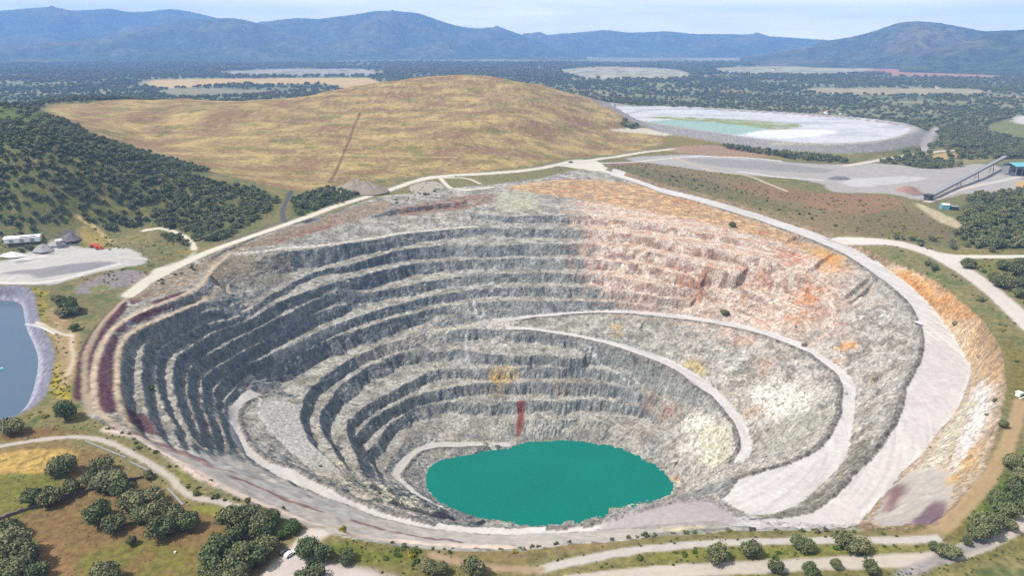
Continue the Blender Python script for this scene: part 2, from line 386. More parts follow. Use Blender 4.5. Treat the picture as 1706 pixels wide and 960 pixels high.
# the wall on the left is tighter, so its edges wander less
_dl = (TH - math.radians(190) + np.pi) % (2 * np.pi) - np.pi
JT = 1 - 0.6 * np.exp(-(_dl / math.radians(32)) ** 2)
def tab(x, y, want_tag=False, jitter=True):
    dx, dy = x - CX, y - CY
    th = np.arctan2(dy, dx) % (2 * np.pi); r = np.hypot(dx, dy)
    fi = th / (2 * np.pi) * NT
    i0 = np.floor(fi).astype(int) % NT; i1 = (i0 + 1) % NT; ft = fi - np.floor(fi)
    rim = RIM_R[i0] * (1 - ft) + RIM_R[i1] * ft
    rz = RIM_Z[i0] * (1 - ft) + RIM_Z[i1] * ft
    rr = r
    if jitter:
        amp = sstep(0, 14, rim - r)
        amp = amp * (1 - 0.85 * ROADM[i0, np.clip((r / RSTEP).astype(int), 0, NR - 1)])
        rr = r + amp * (JT[i0] * (3.0 * fbm(x / 26, y / 26, 2, 21) + 1.9 * fbm(x / 8, y / 8, 3, 31)))
    fr = np.clip(rr / RSTEP, 0, NR - 1.001)
    j0 = fr.astype(int); f = fr - j0
    z = (TAB[i0, j0] * (1 - f) + TAB[i0, j0 + 1] * f) * (1 - ft) + (TAB[i1, j0] * (1 - f) + TAB[i1, j0 + 1] * f) * ft
    if not want_tag:
        return z, r, rim, rz
    tg = TAG[np.where(ft < 0.5, i0, i1), np.clip(np.round(fr).astype(int), 0, NR - 1)]
    return z, r, rim, rz, tg, th

def height(x, y):
    sh = np.shape(x); x = np.ravel(np.asarray(x, float)); y = np.ravel(np.asarray(y, float))
    h = h_out(x, y)
    near = (np.hypot(x - CX, y - CY) < 700)
    if near.any():
        z, r, rim, rz = tab(x[near], y[near])
        g = h[near]
        w = np.exp(-np.maximum(r - rim, 0) / 22.0)
        h[near] = np.where(r < rim, z, g * (1 - w) + rz * w)
    return h.reshape(sh)

_ts = np.concatenate([np.linspace(150, 1500, 1351), np.geomspace(1503, 14000, 900)])
def hit(px, py):
    """first point of the terrain along the line of sight of each traced pixel"""
    px = np.atleast_1d(np.asarray(px, float)); py = np.atleast_1d(np.asarray(py, float))
    d = ray(px, py); hd = np.hypot(d[:, 0], d[:, 1])
    ux, uy, uz = d[:, 0] / hd, d[:, 1] / hd, d[:, 2] / hd
    X = ux[:, None] * _ts; Y = uy[:, None] * _ts; Zr = CAMZ + uz[:, None] * _ts
    Hh = height(X, Y)
    below = Zr <= Hh
    k = np.argmax(below, 1); k = np.where(below.any(1), np.maximum(k, 1), len(_ts) - 1)
    n = np.arange(len(px))
    a = (Zr - Hh)[n, k - 1]; b = (Zr - Hh)[n, k]
    f = np.clip(a / np.maximum(a - b, 1e-9), 0, 1)
    t = _ts[k - 1] + f * (_ts[k] - _ts[k - 1])
    return np.stack([ux * t, uy * t], 1)

def hpts(pts):
    a = np.array(pts, float)
    return hit(a[:, 0], a[:, 1])

# ------------------------------------------------------------------ terrain sheet
def axis(lo, hi, step, lo_end, hi_end, gr, cap):
    mid = np.arange(lo, hi, step)
    up = [mid[-1]]; s = step
    while up[-1] < hi_end:
        s = min(s * gr, cap); up.append(up[-1] + s)
    dn = [mid[0]]; s = step
    while dn[-1] > lo_end:
        s = min(s * gr, cap); dn.append(dn[-1] - s)
    return np.concatenate([dn[:0:-1], mid, up[1:]])

XS = axis(-345, 400, 1.15, -15000, 15000, 1.021, 400.0)
YS = axis(150, 1080, 1.15, -400, 16500, 1.019, 300.0)
NX, NY = len(XS), len(YS)
GX, GY = np.meshgrid(XS, YS)
VX, VY = GX.ravel(), GY.ravel()
VH = height(VX, VY)
NV = len(VX)

rad = np.hypot(VX - CX, VY - CY)
inp = np.zeros(NV, bool); TAGV = np.full(NV, -1, np.int8); DEP = np.zeros(NV); RIN = np.full(NV, 1e9)
m = rad < 700
_z, _r, _rim, _rz, _tg, _th = tab(VX[m], VY[m], True)
ii = np.where(m)[0]
inp[ii] = _r < _rim
TAGV[ii] = np.where(_r < _rim, _tg, -1)
RIN[ii] = _r - _rim

def grad(h):
    H2 = h.reshape(NY, NX)
    gy = np.gradient(H2, YS, axis=0); gx = np.gradient(H2, XS, axis=1)
    return gx.ravel(), gy.ravel()

# broken rock on the faces (loose graded slopes stay smoother)
SLOPE0 = [(205, 716), (250, 730), (330, 765), (390, 760), (430, 780), (500, 815), (575, 842), (650, 866), (750, 889), (850, 893), (950, 888), (1100, 880), (1100, 892), (950, 905), (860, 917), (760, 917), (650, 905), (560, 891), (480, 864), (380, 818), (300, 770)]
OUTER0 = [(1460, 432), (1540, 458), (1600, 502), (1650, 552), (1672, 612), (1668, 690), (1640, 780), (1600, 840), (1540, 878), (1430, 876), (1500, 792), (1606, 656), (1616, 612), (1560, 530)]
gx, gy = grad(VH)
SL0 = np.hypot(gx, gy)
k = np.where(inp & (VH > LAKE_Z - 3))[0]
fk = sstep(0.25, 0.8, SL0[k])
road_k = np.isin(TAGV[k], (2, 4, 5, 6))
x, y = VX[k], VY[k]
tht = np.arctan2(y - CY, x - CX); arc = tht * 300.0
def cells(x, y, size, seed):
    """random value and edge distance of the nearest block"""
    u = x / size; v = y / size; iu = np.floor(u).astype(np.int64); iv = np.floor(v).astype(np.int64)
    best = np.full(u.shape, 9.0); sec = np.full(u.shape, 9.0); val = np.zeros(u.shape)
    for a in (-1, 0, 1):
        for b in (-1, 0, 1):
            h = _perm[(_perm[(iu + a + seed * 17) & 1023] + iv + b) & 1023]
            h2 = _perm[(h + 311) & 1023]; h3 = _perm[(h2 + 97) & 1023]
            d = np.hypot(iu + a + h / 1024.0 - u, iv + b + h2 / 1024.0 - v)
            m_ = d < best
            sec = np.where(m_, best, np.minimum(sec, d)); val = np.where(m_, h3 / 1024.0, val); best = np.where(m_, d, best)
    return val, sec - best
# coordinates laid on the rock surface: round the pit, and down the slope
UU = np.zeros(NV); VV = np.zeros(NV)
UU[k] = ((tht + np.pi / 2) % (2 * np.pi)) * 250.0; VV[k] = np.hypot(x - CX, y - CY) + 0.8 * VH[k]
xw = UU[k] + 1.5 * fbm(x / 7, y / 7, 2, 40); yw = VV[k] + 1.5 * fbm(x / 7, y / 7, 2, 42)
c1, e1 = cells(xw, yw, 6.5, 1); c2, e2 = cells(xw, yw, 3.0, 2)
BLK = np.zeros(NV); BLK[k] = 0.6 * (c1 - 0.5) + 0.7 * (c2 - 0.5) - 0.35 * (e1 < 0.12) - 0.25 * (e2 < 0.12)
gul = 1 - 2.2 * np.abs(fbm(UU[k] / 22, VV[k] / 46, 3, 45))
rough = 1.6 * (c1 - 0.5) + 0.9 * (c2 - 0.5) + 2.2 * (gul - 0.5) * sstep(-200, 150, x) + 1.2 * fbm(UU[k] / 11, VV[k] / 11, 3, 43)
dz = rough * fk * 0.85 + (1 - fk) * 0.35 * fbm(x / 5, y / 5, 3, 49)
# fallen rubble lying at the foot of faces
dz += (1 - fk) * (0.9 * np.maximum(fbm(x / 12, y / 12, 3, 57), 0) + 0.8 * np.maximum(c2 - 0.6, 0))
smooth_zone = np.ones(len(k))
_sp = smooth_poly(hpts(SLOPE0), 1); smooth_zone *= 1 - 0.85 * sstep(4, -4, poly_sd(_sp, x, y))
_sp = smooth_poly(hpts(OUTER0), 1); smooth_zone *= 1 - 0.75 * sstep(4, -4, poly_sd(_sp, x, y))
dz = np.where(road_k, dz * 0.06, dz * smooth_zone)
VH[k] += dz
gx, gy = grad(VH)
SL = np.hypot(gx, gy)

# ------------------------------------------------------------------ colours of the ground (albedo)
def lin(c):
    c = np.asarray(c, float) / 255.0
    return np.where(c <= 0.04045, c / 12.92, ((c + 0.055) / 1.055) ** 2.4)
KA = 0.60
def alb(*c):
    return lin(c) * KA

COLV = np.zeros((NV, 3)); CLS = np.zeros(NV, np.int8)   # 0 ground
dist = np.hypot(VX, VY)

def mix(idx, col, w):
    w = np.clip(w, 0, 1)[:, None]
    COLV[idx] = COLV[idx] * (1 - w) + np.asarray(col) * w

allv = np.arange(NV)
n1 = fbm(VX / 60, VY / 60, 4, 61); n2 = fbm(VX / 14, VY / 14, 3, 63); n3 = fbm(VX / 350, VY / 350, 4, 65); n4 = fbm(VX / 4, VY / 4, 2, 67)
# plain: dry pasture, scrub soil
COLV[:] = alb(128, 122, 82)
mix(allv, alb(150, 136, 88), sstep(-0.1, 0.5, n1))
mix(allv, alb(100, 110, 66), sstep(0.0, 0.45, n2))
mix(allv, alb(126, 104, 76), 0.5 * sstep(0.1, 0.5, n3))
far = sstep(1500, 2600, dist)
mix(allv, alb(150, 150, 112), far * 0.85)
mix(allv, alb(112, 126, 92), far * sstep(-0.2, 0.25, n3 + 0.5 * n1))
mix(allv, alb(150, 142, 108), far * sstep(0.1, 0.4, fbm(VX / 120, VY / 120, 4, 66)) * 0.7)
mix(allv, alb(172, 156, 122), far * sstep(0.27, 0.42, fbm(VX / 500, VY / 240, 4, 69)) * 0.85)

def bbox_sel(pts, pad):
    lo = pts.min(0) - pad; hi = pts.max(0) + pad
    return np.where((VX > lo[0]) & (VX < hi[0]) & (VY > lo[1]) & (VY < hi[1]))[0]

def paint(pts, col, soft=6.0, wob=4.0, amt=1.0, cls=None, only=None, plan=None, sm=2, wl=18.0, breakup=0.0, bwl=9.0, seed=0):
    
    p = plan if plan is not None else smooth_poly(hpts(pts), sm)
    s = bbox_sel(p, soft + wob + 5)
    if only is not None: s = s[only[s]]
    if len(s) == 0: return
    x, y = VX[s], VY[s]
    if wob: 
        x = x + wob * fbm(x / wl, y / wl, 3, 71); y = y + wob * fbm(VX[s] / wl, y / wl, 3, 73)
    sd = poly_sd(p, x, y)
    w = sstep(soft, -soft, sd) * amt
    if breakup:
        _u = np.where(inp[s], UU[s], VX[s]); _v = np.where(inp[s], VV[s], VY[s])
        w = w * sstep(-breakup, 0.35, fbm(_u / bwl, _v / bwl, 3, 75 + seed) + 0.25 * (1 - breakup))
    mix(s, col, w)
    if cls is not None:
        CLS[s[sd < 0]] = cls

def track(pts, width, col, cls=3, soft=1.5, amt=1.0, verge=None, flat=True, plan=None):
    p = plan if plan is not None else smooth_poly(hpts(pts), 2, False)
    s = bbox_sel(p, width + 12)
    d = line_d(p, VX[s] + 0.9 * fbm(VX[s] / 8, VY[s] / 8, 2, 77), VY[s] + 0.9 * fbm(VX[s] / 8, VY[s] / 8, 2, 79))
    if verge is not None:
        mix(s, verge, sstep(width * 0.5 + 7, width * 0.5, d) * 0.6)
    hw = width * 0.5
    mix(s, col, sstep(hw + soft, hw - soft, d) * amt)
    # paler wheel ruts
    rut = np.exp(-((d - hw * 0.45) / (hw * 0.22)) ** 2) * 0.25
    mix(s, np.minimum(np.asarray(col) * 1.15, 0.8), rut * (d < hw))
    if cls is not None:
        CLS[s[(d < hw)]] = cls
    return p

outv = ~inp
# --- far fields and clearings on the plain
paint([(232, 138), (262, 131), (400, 131), (560, 128), (640, 130), (700, 134), (560, 139), (500, 141), (400, 138), (320, 146), (262, 147)], alb(208, 178, 122), 25, 20, cls=12)
paint([(268, 150), (330, 146), (420, 149), (480, 152), (420, 158), (320, 162), (285, 158)], alb(160, 148, 120), 20, 20, 0.7, cls=12)
paint([(370, 120), (480, 113), (600, 114), (665, 122), (600, 126), (480, 126), (380, 127)], alb(190, 180, 175), 30, 60, 0.8, breakup=0.1, bwl=70, cls=12)
paint([(925, 113), (1060, 111), (1160, 120), (1140, 133), (1000, 132), (940, 126)], alb(200, 188, 165), 25, 40, 0.8, breakup=0.3, bwl=120, cls=12)
paint([(1180, 112), (1340, 106), (1460, 112), (1450, 124), (1330, 126), (1200, 124)], alb(196, 184, 158), 25, 40, 0.8, breakup=0.3, bwl=120, cls=12)
paint([(1340, 145), (1480, 147), (1640, 148), (1640, 158), (1480, 158), (1360, 156)], alb(180, 165, 130), 20, 20, 0.9, cls=12)
paint([(1430, 110), (1560, 101), (1700, 104), (1700, 128), (1600, 131), (1470, 126)], alb(196, 134, 112), 40, 50, 0.9, breakup=0.6, bwl=160, cls=12)
paint([(770, 88), (850, 91), (850, 98), (780, 97)], alb(190, 160, 140), 40, 60, 0.8, cls=12)
paint([(1100, 92), (1300, 92), (1500, 97), (1400, 104), (1150, 101)], alb(176, 158, 138), 80, 120, 0.8, breakup=0.5, bwl=300, cls=12)
paint([(1630, 212), (1706, 190), (1760, 200), (1760, 250), (1680, 236)], alb(128, 130, 82), 10, 10, 0.9, cls=12)
paint([(1680, 196), (1720, 190), (1740, 205), (1700, 208)], alb(215, 205, 200), 6, 6, 0.9, cls=12)

# --- golden spoil hill
HILLP = smooth_poly(hpts([(78, 182), (92, 174), (200, 171), (320, 169), (430, 169), (515, 163), (600, 146), (700, 134), (782, 129), (850, 140), (905, 155),
                          (960, 172), (990, 190), (1040, 212), (1130, 222), (1100, 244), (1000, 258), (940, 264), (850, 284), (700, 291), (600, 300),
                          (540, 312), (478, 318), (400, 296), (300, 270), (200, 240), (130, 212)]), 2)
_c = HILLP.mean(0)
back = HILLP.copy()
paint(None, alb(168, 144, 98), 14, 8, 1.0, cls=4, only=outv, plan=HILLP)
s = np.where((CLS == 4))[0]
# the far side of the hill carries the same dry grass
s2 = np.where(outv & (CLS == 0) & (VH > 24) & (VY > 1150) & (VX > -900) & (VX < 420) & (VY < 2150))[0]
CLS[s2] = 4; mix(s2, alb(168, 144, 98), np.ones(len(s2)))
s = np.where(CLS == 4)[0]
X_, Y_ = VX[s], VY[s]
a1 = 1.7 * fbm(X_ / 80, Y_ / 50, 5, 81); a2 = fbm(X_ / 30, Y_ / 14, 4, 83); a3 = fbm(X_ / 11, Y_ / 8, 3, 85)
mix(s, alb(150, 118, 86), sstep(0.0, 0.4, a1) * 0.85)
mix(s, alb(200, 174, 112), sstep(0.05, 0.5, -a1 + 0.4 * a2) * 0.75)
mix(s, alb(128, 124, 66), sstep(0.08, 0.4, fbm(X_ / 70, Y_ / 40, 4, 87) + 0.2 * a2) * 0.8)
mix(s, alb(112, 96, 62), sstep(0.22, 0.45, fbm(X_ / 16, Y_ / 9, 4, 88)) * 0.6)
mix(s, alb(138, 112, 80), sstep(0.1, 0.5, a2) * 0.5)
mix(s, alb(206, 182, 130), sstep(0.1, 0.45, a3) * 0.4)
mix(s, alb(120, 98, 70), sstep(0.15, 0.5, -a3) * 0.45)
# --- green hill on the left: scrub soil under the oaks
paint([(-80, 178), (0, 182), (60, 182), (100, 210), (140, 232), (250, 268), (380, 303), (474, 328), (455, 352), (400, 385), (340, 402), (250, 374), (150, 372), (60, 380), (-80, 385)],
      alb(112, 112, 66), 10, 8, 1.0, cls=5, only=outv)
s2 = np.where(outv & (CLS == 0) & (VX < -430) & (VX > -1500) & (VY > 760) & (VY < 1250) & (VH > 14))[0]
CLS[s2] = 5; mix(s2, alb(112, 112, 66), np.ones(len(s2)))
s = np.where(CLS == 5)[0]
mix(s, alb(150, 136, 92), sstep(0.15, 0.5, n2[s]) * 0.7)
mix(s, alb(84, 98, 52), sstep(0.1, 0.5, -n2[s]) * 0.7)
paint([(-60, 195), (60, 182), (95, 212), (60, 236), (-60, 250)], alb(104, 124, 58), 12, 8, 0.85, only=(CLS == 5))
paint([(488, 330), (540, 312), (600, 320), (590, 332), (520, 352), (485, 366)], alb(96, 112, 60), 5, 4, 1.0, only=outv)
# line of the old fence and tracks over the golden hill
track([(600, 187), (585, 225), (570, 262), (549, 304)], 4.5, alb(112, 88, 66), cls=None, soft=1.5, amt=0.8)
track([(300, 257), (420, 258), (560, 257), (700, 262), (760, 262)], 4.0, alb(212, 186, 130), cls=None, soft=2.0, amt=0.5)
track([(110, 208), (250, 212), (420, 216), (560, 226)], 4.0, alb(130, 108, 80), cls=None, soft=2.0, amt=0.5)
track([(770, 213), (795, 245)], 4.0, alb(130, 106, 78), cls=None, soft=2.0, amt=0.6)
track([(560, 166), (660, 168), (800, 190), (900, 205)], 5.0, alb(140, 112, 88), cls=None, soft=3.0, amt=0.4)

# --- grass and scrub belt between spoil hill and the pit rim, right-hand scrub land
paint([(560, 345), (690, 296), (830, 290), (940, 276), (1000, 290), (960, 300), (820, 312), (700, 326), (600, 345)], alb(132, 126, 84), 6, 5, 1.0, only=outv)
paint([(990, 268), (1120, 262), (1300, 318), (1480, 330), (1600, 380), (1600, 400), (1440, 402), (1330, 372), (1190, 330), (1040, 292)], alb(134, 118, 86), 6, 6, 1.0, only=outv)
paint([(1010, 272), (1120, 285), (1250, 325), (1340, 348), (1340, 366), (1200, 328), (1080, 300)], alb(104, 106, 66), 8, 8, 0.8, only=outv, breakup=0.2)
paint([(1355, 322), (1440, 322), (1515, 330), (1500, 345), (1430, 360), (1370, 350), (1330, 336)], alb(156, 120, 92), 6, 8, 0.9, only=outv, breakup=0.7, bwl=10)
paint([(1200, 300), (1300, 306), (1370, 330), (1330, 340), (1240, 318)], alb(146, 116, 88), 6, 6, 0.8, only=outv)
paint([(1430, 355), (1520, 350), (1610, 388), (1600, 412), (1480, 400), (1400, 388)], alb(118, 110, 78), 6, 6, 0.9, only=outv, breakup=0.5)
paint([(1610, 330), (1706, 318), (1760, 330), (1760, 420), (1600, 416), (1590, 372)], alb(104, 112, 62), 6, 6, 0.9, only=outv)
paint([(1600, 440), (1720, 432), (1760, 470), (1760, 560), (1690, 520), (1640, 470)], alb(128, 124, 70), 5, 5, 1.0, only=outv)
# --- stock yard and plant yard of pale gravel
paint([(1020, 262), (1120, 256), (1250, 264), (1400, 276), (1480, 270), (1560, 286), (1640, 268), (1720, 300), (1720, 318), (1600, 322), (1540, 338), (1480, 320), (1380, 322), (1370, 302), (1230, 292), (1120, 276)],
      alb(176, 170, 164), 5, 5, 1.0, cls=8, only=outv)
paint([(1120, 262), (1260, 268), (1400, 282), (1360, 290), (1200, 280)], alb(150, 146, 144), 5, 8, 0.8, only=(CLS == 8))
paint([(1390, 300), (1500, 292), (1560, 296), (1500, 306), (1420, 314)], alb(206, 202, 202), 5, 8, 0.7, only=(CLS == 8))
paint([(1100, 246), (1190, 240), (1240, 252), (1300, 262), (1240, 262), (1130, 256)], alb(172, 140, 118), 5, 6, 0.8, only=outv)
paint([(1495, 312), (1520, 308), (1545, 325), (1520, 328)], alb(150, 120, 112), 3, 4, 0.9, only=outv)
paint([(1530, 262), (1590, 252), (1600, 262), (1540, 270)], alb(200, 170, 110), 4, 4, 0.9, only=outv)
paint([(1585, 252), (1650, 252), (1640, 262), (1600, 263)], alb(150, 110, 100), 4, 4, 0.9, only=outv)
paint([(1690, 303), (1740, 298), (1740, 322), (1700, 316)], alb(214, 166, 84), 4, 4, 0.9, only=outv)
paint([(1590, 268), (1650, 258), (1650, 270), (1600, 275)], alb(150, 142, 100), 4, 4, 0.9, only=outv)
paint([(1510, 330), (1610, 372), (1620, 388), (1560, 370)], alb(200, 184, 150), 3, 4, 0.9, only=outv)
paint([(1000, 214), (1080, 211), (1160, 216), (1250, 226), (1230, 236), (1160, 224), (1060, 220)], alb(210, 200, 180), 4, 3, 1.0, only=outv & (CLS != 6))
paint([(1106, 222), (1170, 220), (1195, 232), (1150, 244), (1100, 240)], alb(138, 124, 70), 5, 5, 0.9, only=outv)

# --- tailings basin
s = bbox_sel(TAIL, 90)
sd = poly_sd(TAIL, VX[s], VY[s])
k = s[sd < 14]; 
mix(s, alb(150, 146, 142), sstep(46, 40, sd) * (sd > 12) * 1.0)
mix(s, alb(176, 170, 162), ((sd <= 12) & (sd > -4)) * 1.0)
q = (sd <= -4)
sq = s[q]
mix(sq, alb(210, 208, 211), np.ones(len(sq)))
mix(sq, alb(186, 186, 192), sstep(-0.05, 0.4, fbm(VX[sq] / 220, VY[sq] / 60, 4, 91)))
CLS[s[(sd < 48) & (sd > -4) & (CLS[s] != 4) & (CLS[s] != 8) & (TAGV[s] < 0) & (VH[s] > 6)]] = 7
CLS[sq] = 6
t6 = CLS == 6
paint([(1040, 197), (1150, 197), (1260, 205), (1300, 208), (1270, 216), (1250, 224), (1190, 222), (1100, 208)], alb(160, 186, 174), 12, 10, 1.0, only=t6)
paint([(1060, 195), (1110, 193), (1220, 198), (1330, 205), (1338, 213), (1290, 217), (1230, 207), (1120, 199)], alb(146, 150, 84), 8, 10, 0.95, only=t6, breakup=0.6, bwl=40)
paint([(1230, 222), (1300, 215), (1400, 216), (1380, 226), (1280, 232)], alb(236, 236, 238), 10, 10, 0.8, only=t6)

# --- left industrial ground: quarry yard
paint([(-60, 440), (0, 437), (60, 418), (90, 398), (110, 402), (130, 412), (160, 414), (210, 412), (245, 432), (240, 442), (200, 446), (120, 466), (80, 476), (0, 474), (-60, 476)],
      alb(196, 192, 186), 3, 3, 1.0, cls=8, only=outv)
paint([(-40, 452), (40, 452), (110, 442), (150, 436), (200, 436), (180, 444), (110, 458), (60, 466), (-40, 466)], alb(146, 142, 146), 4, 5, 0.95, only=(CLS == 8))
paint([(20, 432), (90, 420), (92, 424), (30, 440)], alb(120, 118, 116), 2, 2, 0.8, only=(CLS == 8))
paint([(10, 432), (80, 422), (84, 428), (25, 436)], alb(222, 214, 210), 2, 2, 0.9, only=(CLS == 8))
paint([(90, 392), (120, 380), (140, 385), (135, 400), (115, 402)], alb(118, 108, 108), 3, 3, 0.9, only=outv)
paint([(120, 478), (200, 448), (245, 452), (240, 470), (180, 485), (130, 492)], alb(150, 140, 142), 4, 4, 0.9, only=outv)
paint([(150, 476), (180, 474), (186, 484), (150, 488)], alb(132, 136, 74), 3, 3, 0.9, only=outv)
paint([(-60, 478), (0, 478), (70, 483), (85, 490), (62, 492), (0, 486), (-60, 490)], alb(166, 150, 60), 2, 3, 0.9, only=outv, breakup=0.3, bwl=5)
paint([(60, 490), (80, 492), (78, 545), (95, 560), (80, 560), (66, 530)], alb(164, 146, 70), 2, 3, 0.9, only=outv, breakup=0.3, bwl=5)
paint([(78, 500), (130, 540), (132, 600), (122, 640), (95, 660), (88, 640), (98, 600), (92, 570)], alb(176, 150, 112), 4, 4, 0.9, only=outv)
paint([(84, 610), (100, 600), (100, 640), (115, 650), (118, 668), (95, 662), (84, 640)], alb(180, 164, 40), 2, 3, 0.85, only=outv, breakup=0.3, bwl=4)
paint([(130, 372), (170, 392), (180, 410), (150, 410), (128, 396)], alb(170, 150, 84), 3, 3, 0.8, only=outv)
# --- holding pond liner
s = bbox_sel(POND_BANK, 6)
sd = poly_sd(POND_BANK, VX[s], VY[s])
mix(s, alb(134, 132, 146), sstep(1.0, -1.0, sd))
mix(s, alb(190, 188, 204), sstep(-6, -8, sd) * sstep(-13, -10, sd) * 0.6)
CLS[s[sd < 0]] = 10

# --- near meadow
paint([(-80, 745), (60, 735), (150, 745), (240, 800), (330, 850), (420, 870), (470, 910), (440, 970), (-80, 990)], alb(158, 136, 92), 5, 5, 1.0, cls=None, only=outv)
paint([(-80, 745), (60, 735), (150, 745), (240, 800), (330, 850), (420, 870), (470, 910), (440, 970), (-80, 990)], alb(132, 108, 70), 5, 5, 0.9, only=outv, breakup=0.0, bwl=14)
paint([(-60, 760), (60, 748), (140, 752), (100, 780), (20, 800), (-60, 806)], alb(206, 172, 98), 4, 5, 0.95, only=outv, breakup=0.5, bwl=6)
paint([(-60, 800), (60, 788), (110, 790), (100, 830), (40, 860), (-60, 870)], alb(120, 120, 58), 4, 5, 0.95, only=outv)
paint([(130, 915), (260, 900), (330, 925), (330, 975), (130, 975)], alb(124, 122, 56), 5, 8, 0.85, only=outv, breakup=0.4, bwl=10)
paint([(70, 900), (110, 905), (120, 960), (80, 960)], alb(164, 124, 88), 4, 6, 0.7, only=outv, breakup=0.4, bwl=8)
paint([(0, 715), (100, 715), (160, 730), (60, 735), (0, 742)], alb(132, 96, 62), 3, 4, 0.8, only=outv)
paint([(300, 770), (330, 812), (345, 835), (318, 838), (290, 790)], alb(120, 124, 50), 2, 3, 0.9, only=outv)
paint([(320, 840), (400, 850), (370, 866), (318, 852)], alb(140, 140, 56), 2, 3, 0.9, only=outv)
# --- near verge, right of the meadow
paint([(470, 880), (560, 898), (700, 912), (900, 916), (1000, 905), (1250, 885), (1500, 890), (1600, 870), (1650, 800), (1706, 750), (1760, 760), (1760, 980), (420, 980)],
      alb(126, 118, 70), 4, 4, 1.0, only=outv)
paint([(560, 900), (660, 915), (700, 935), (620, 945), (540, 915)], alb(112, 118, 48), 3, 4, 0.9, only=outv, breakup=0.5, bwl=6)
paint([(1000, 942), (1120, 916), (1300, 905), (1500, 908), (1500, 925), (1300, 930), (1150, 938)], alb(128, 130, 52), 2, 3, 0.9, only=outv, breakup=0.6, bwl=5)
paint([(980, 930), (1100, 912), (1300, 900), (1500, 905), (1590, 912), (1560, 930), (1300, 922), (1100, 930)], alb(124, 134, 48), 3, 3, 0.9, only=outv, breakup=0.6, bwl=6)
paint([(700, 925), (820, 918), (960, 905), (1080, 898), (1080, 906), (960, 925), (800, 940)], alb(150, 128, 90), 3, 4, 0.8, only=outv, breakup=0.5, bwl=7)
paint([(1190, 884), (1350, 882), (1500, 888), (1500, 893), (1330, 890), (1190, 892)], alb(122, 122, 70), 2, 3, 0.9, only=outv, breakup=0.5, bwl=5)
paint([(1600, 880), (1640, 820), (1706, 760), (1760, 760), (1760, 850), (1660, 890)], alb(98, 114, 54), 4, 4, 0.95, only=outv)
paint([(1665, 560), (1706, 580), (1740, 640), (1720, 700), (1680, 690), (1680, 620)], alb(128, 116, 64), 4, 4, 0.95, only=outv)

# --- the pit: rock by slope, then the coloured zones
P = np.where(inp)[0]
SLp = SL[P]; face = sstep(0.38, 0.85, SLp)
x, y, z = VX[P], VY[P], VH[P]
tht = np.arctan2(y - CY, x - CX); arc = tht * 300.0
COLV[P] = alb(182, 179, 171)
mix(P, alb(146, 142, 132), sstep(-0.25, 0.35, fbm(x / 20, y / 20, 3, 101)))
mix(P, alb(112, 112, 110), sstep(0.0, 0.5, fbm(x / 8, y / 8, 3, 102)) * 0.8)
mix(P, alb(140, 143, 142), face)
st = 0.5 * fbm(arc / 8, z / 22, 4, 103) + 0.7 * fbm(UU[P] / 13, VV[P] / 13, 4, 104)
mix(P, alb(96, 100, 102), face * sstep(0.0, 0.4, st) * 0.8)
mix(P, alb(178, 180, 178), face * sstep(0.1, 0.45, -st) * 0.7)
mix(P, alb(100, 112, 116), face * sstep(0.1, 0.5, fbm(UU[P] / 26, VV[P] / 20, 3, 105)) * 0.6)
mix(P, alb(196, 198, 198), face * sstep(0.30, 0.5, fbm(UU[P] / 6, VV[P] / 6, 3, 107)) * 0.6)
CLS[P] = 1
_ti = (np.round((tht % (2 * np.pi)) / (2 * np.pi) * NT).astype(int)) % NT
rr_ = np.hypot(x - CX, y - CY)
zo = (rr_ > np.nan_to_num(R1O[_ti], nan=1e9))
mix(P, alb(150, 128, 100), zo * 0.9)
mix(P, alb(120, 108, 76), zo * sstep(0.0, 0.4, fbm(x / 8, y / 8, 3, 109)) * 0.8)
only_p = inp & (TAGV != 2)
# paler, weathered rock on the right
WHITE = [(1330, 420), (1400, 424), (1460, 462), (1515, 520), (1532, 585), (1500, 650), (1480, 720), (1400, 800), (1330, 850), (1230, 800), (1110, 830), (1100, 770),
         (1120, 690), (1100, 620), (1130, 540), (1240, 550), (1320, 560), (1380, 540), (1370, 470)]
FACEV = np.zeros(NV); FACEV[P] = face
paint(WHITE, alb(198, 193, 184), 16, 10, 0.85, only=only_p)
paint(WHITE, alb(146, 146, 143), 16, 10, 0.55, only=only_p, breakup=-0.05, bwl=24)
paint(WHITE, alb(150, 138, 122), 16, 10, 0.6, only=only_p, breakup=-0.1, bwl=34, seed=9)
paint(WHITE, alb(118, 118, 115), 16, 10, 0.6, only=only_p, breakup=-0.2, bwl=6, seed=6)
paint(WHITE, alb(208, 204, 197), 16, 10, 0.5, only=only_p, breakup=-0.1, bwl=16, seed=3)
paint([(1240, 640), (1330, 630), (1370, 660), (1330, 700), (1260, 700)], alb(232, 228, 222), 8, 10, 0.9, only=only_p, breakup=0.5, bwl=10)
paint([(1130, 700), (1200, 690), (1220, 720), (1200, 780), (1150, 770)], alb(230, 226, 214), 8, 10, 0.9, only=only_p, breakup=0.5, bwl=8, seed=1)
paint([(1180, 700), (1215, 705), (1222, 760), (1180, 790), (1170, 760)], alb(190, 188, 156), 6, 8, 0.5, only=only_p, breakup=0.3, bwl=7)
paint([(1290, 690), (1390, 660), (1390, 720), (1290, 760), (1260, 760)], alb(172, 172, 160), 8, 8, 0.8, only=only_p, breakup=0.4)
paint([(1000, 555), (1080, 580), (1150, 620), (1220, 700), (1180, 690), (1100, 640), (1000, 600)], alb(146, 148, 144), 6, 8, 0.8, only=only_p)
paint([(1180, 640), (1260, 660), (1260, 700), (1240, 740), (1216, 690)], alb(178, 172, 156), 6, 8, 0.6, only=only_p, breakup=0.3)
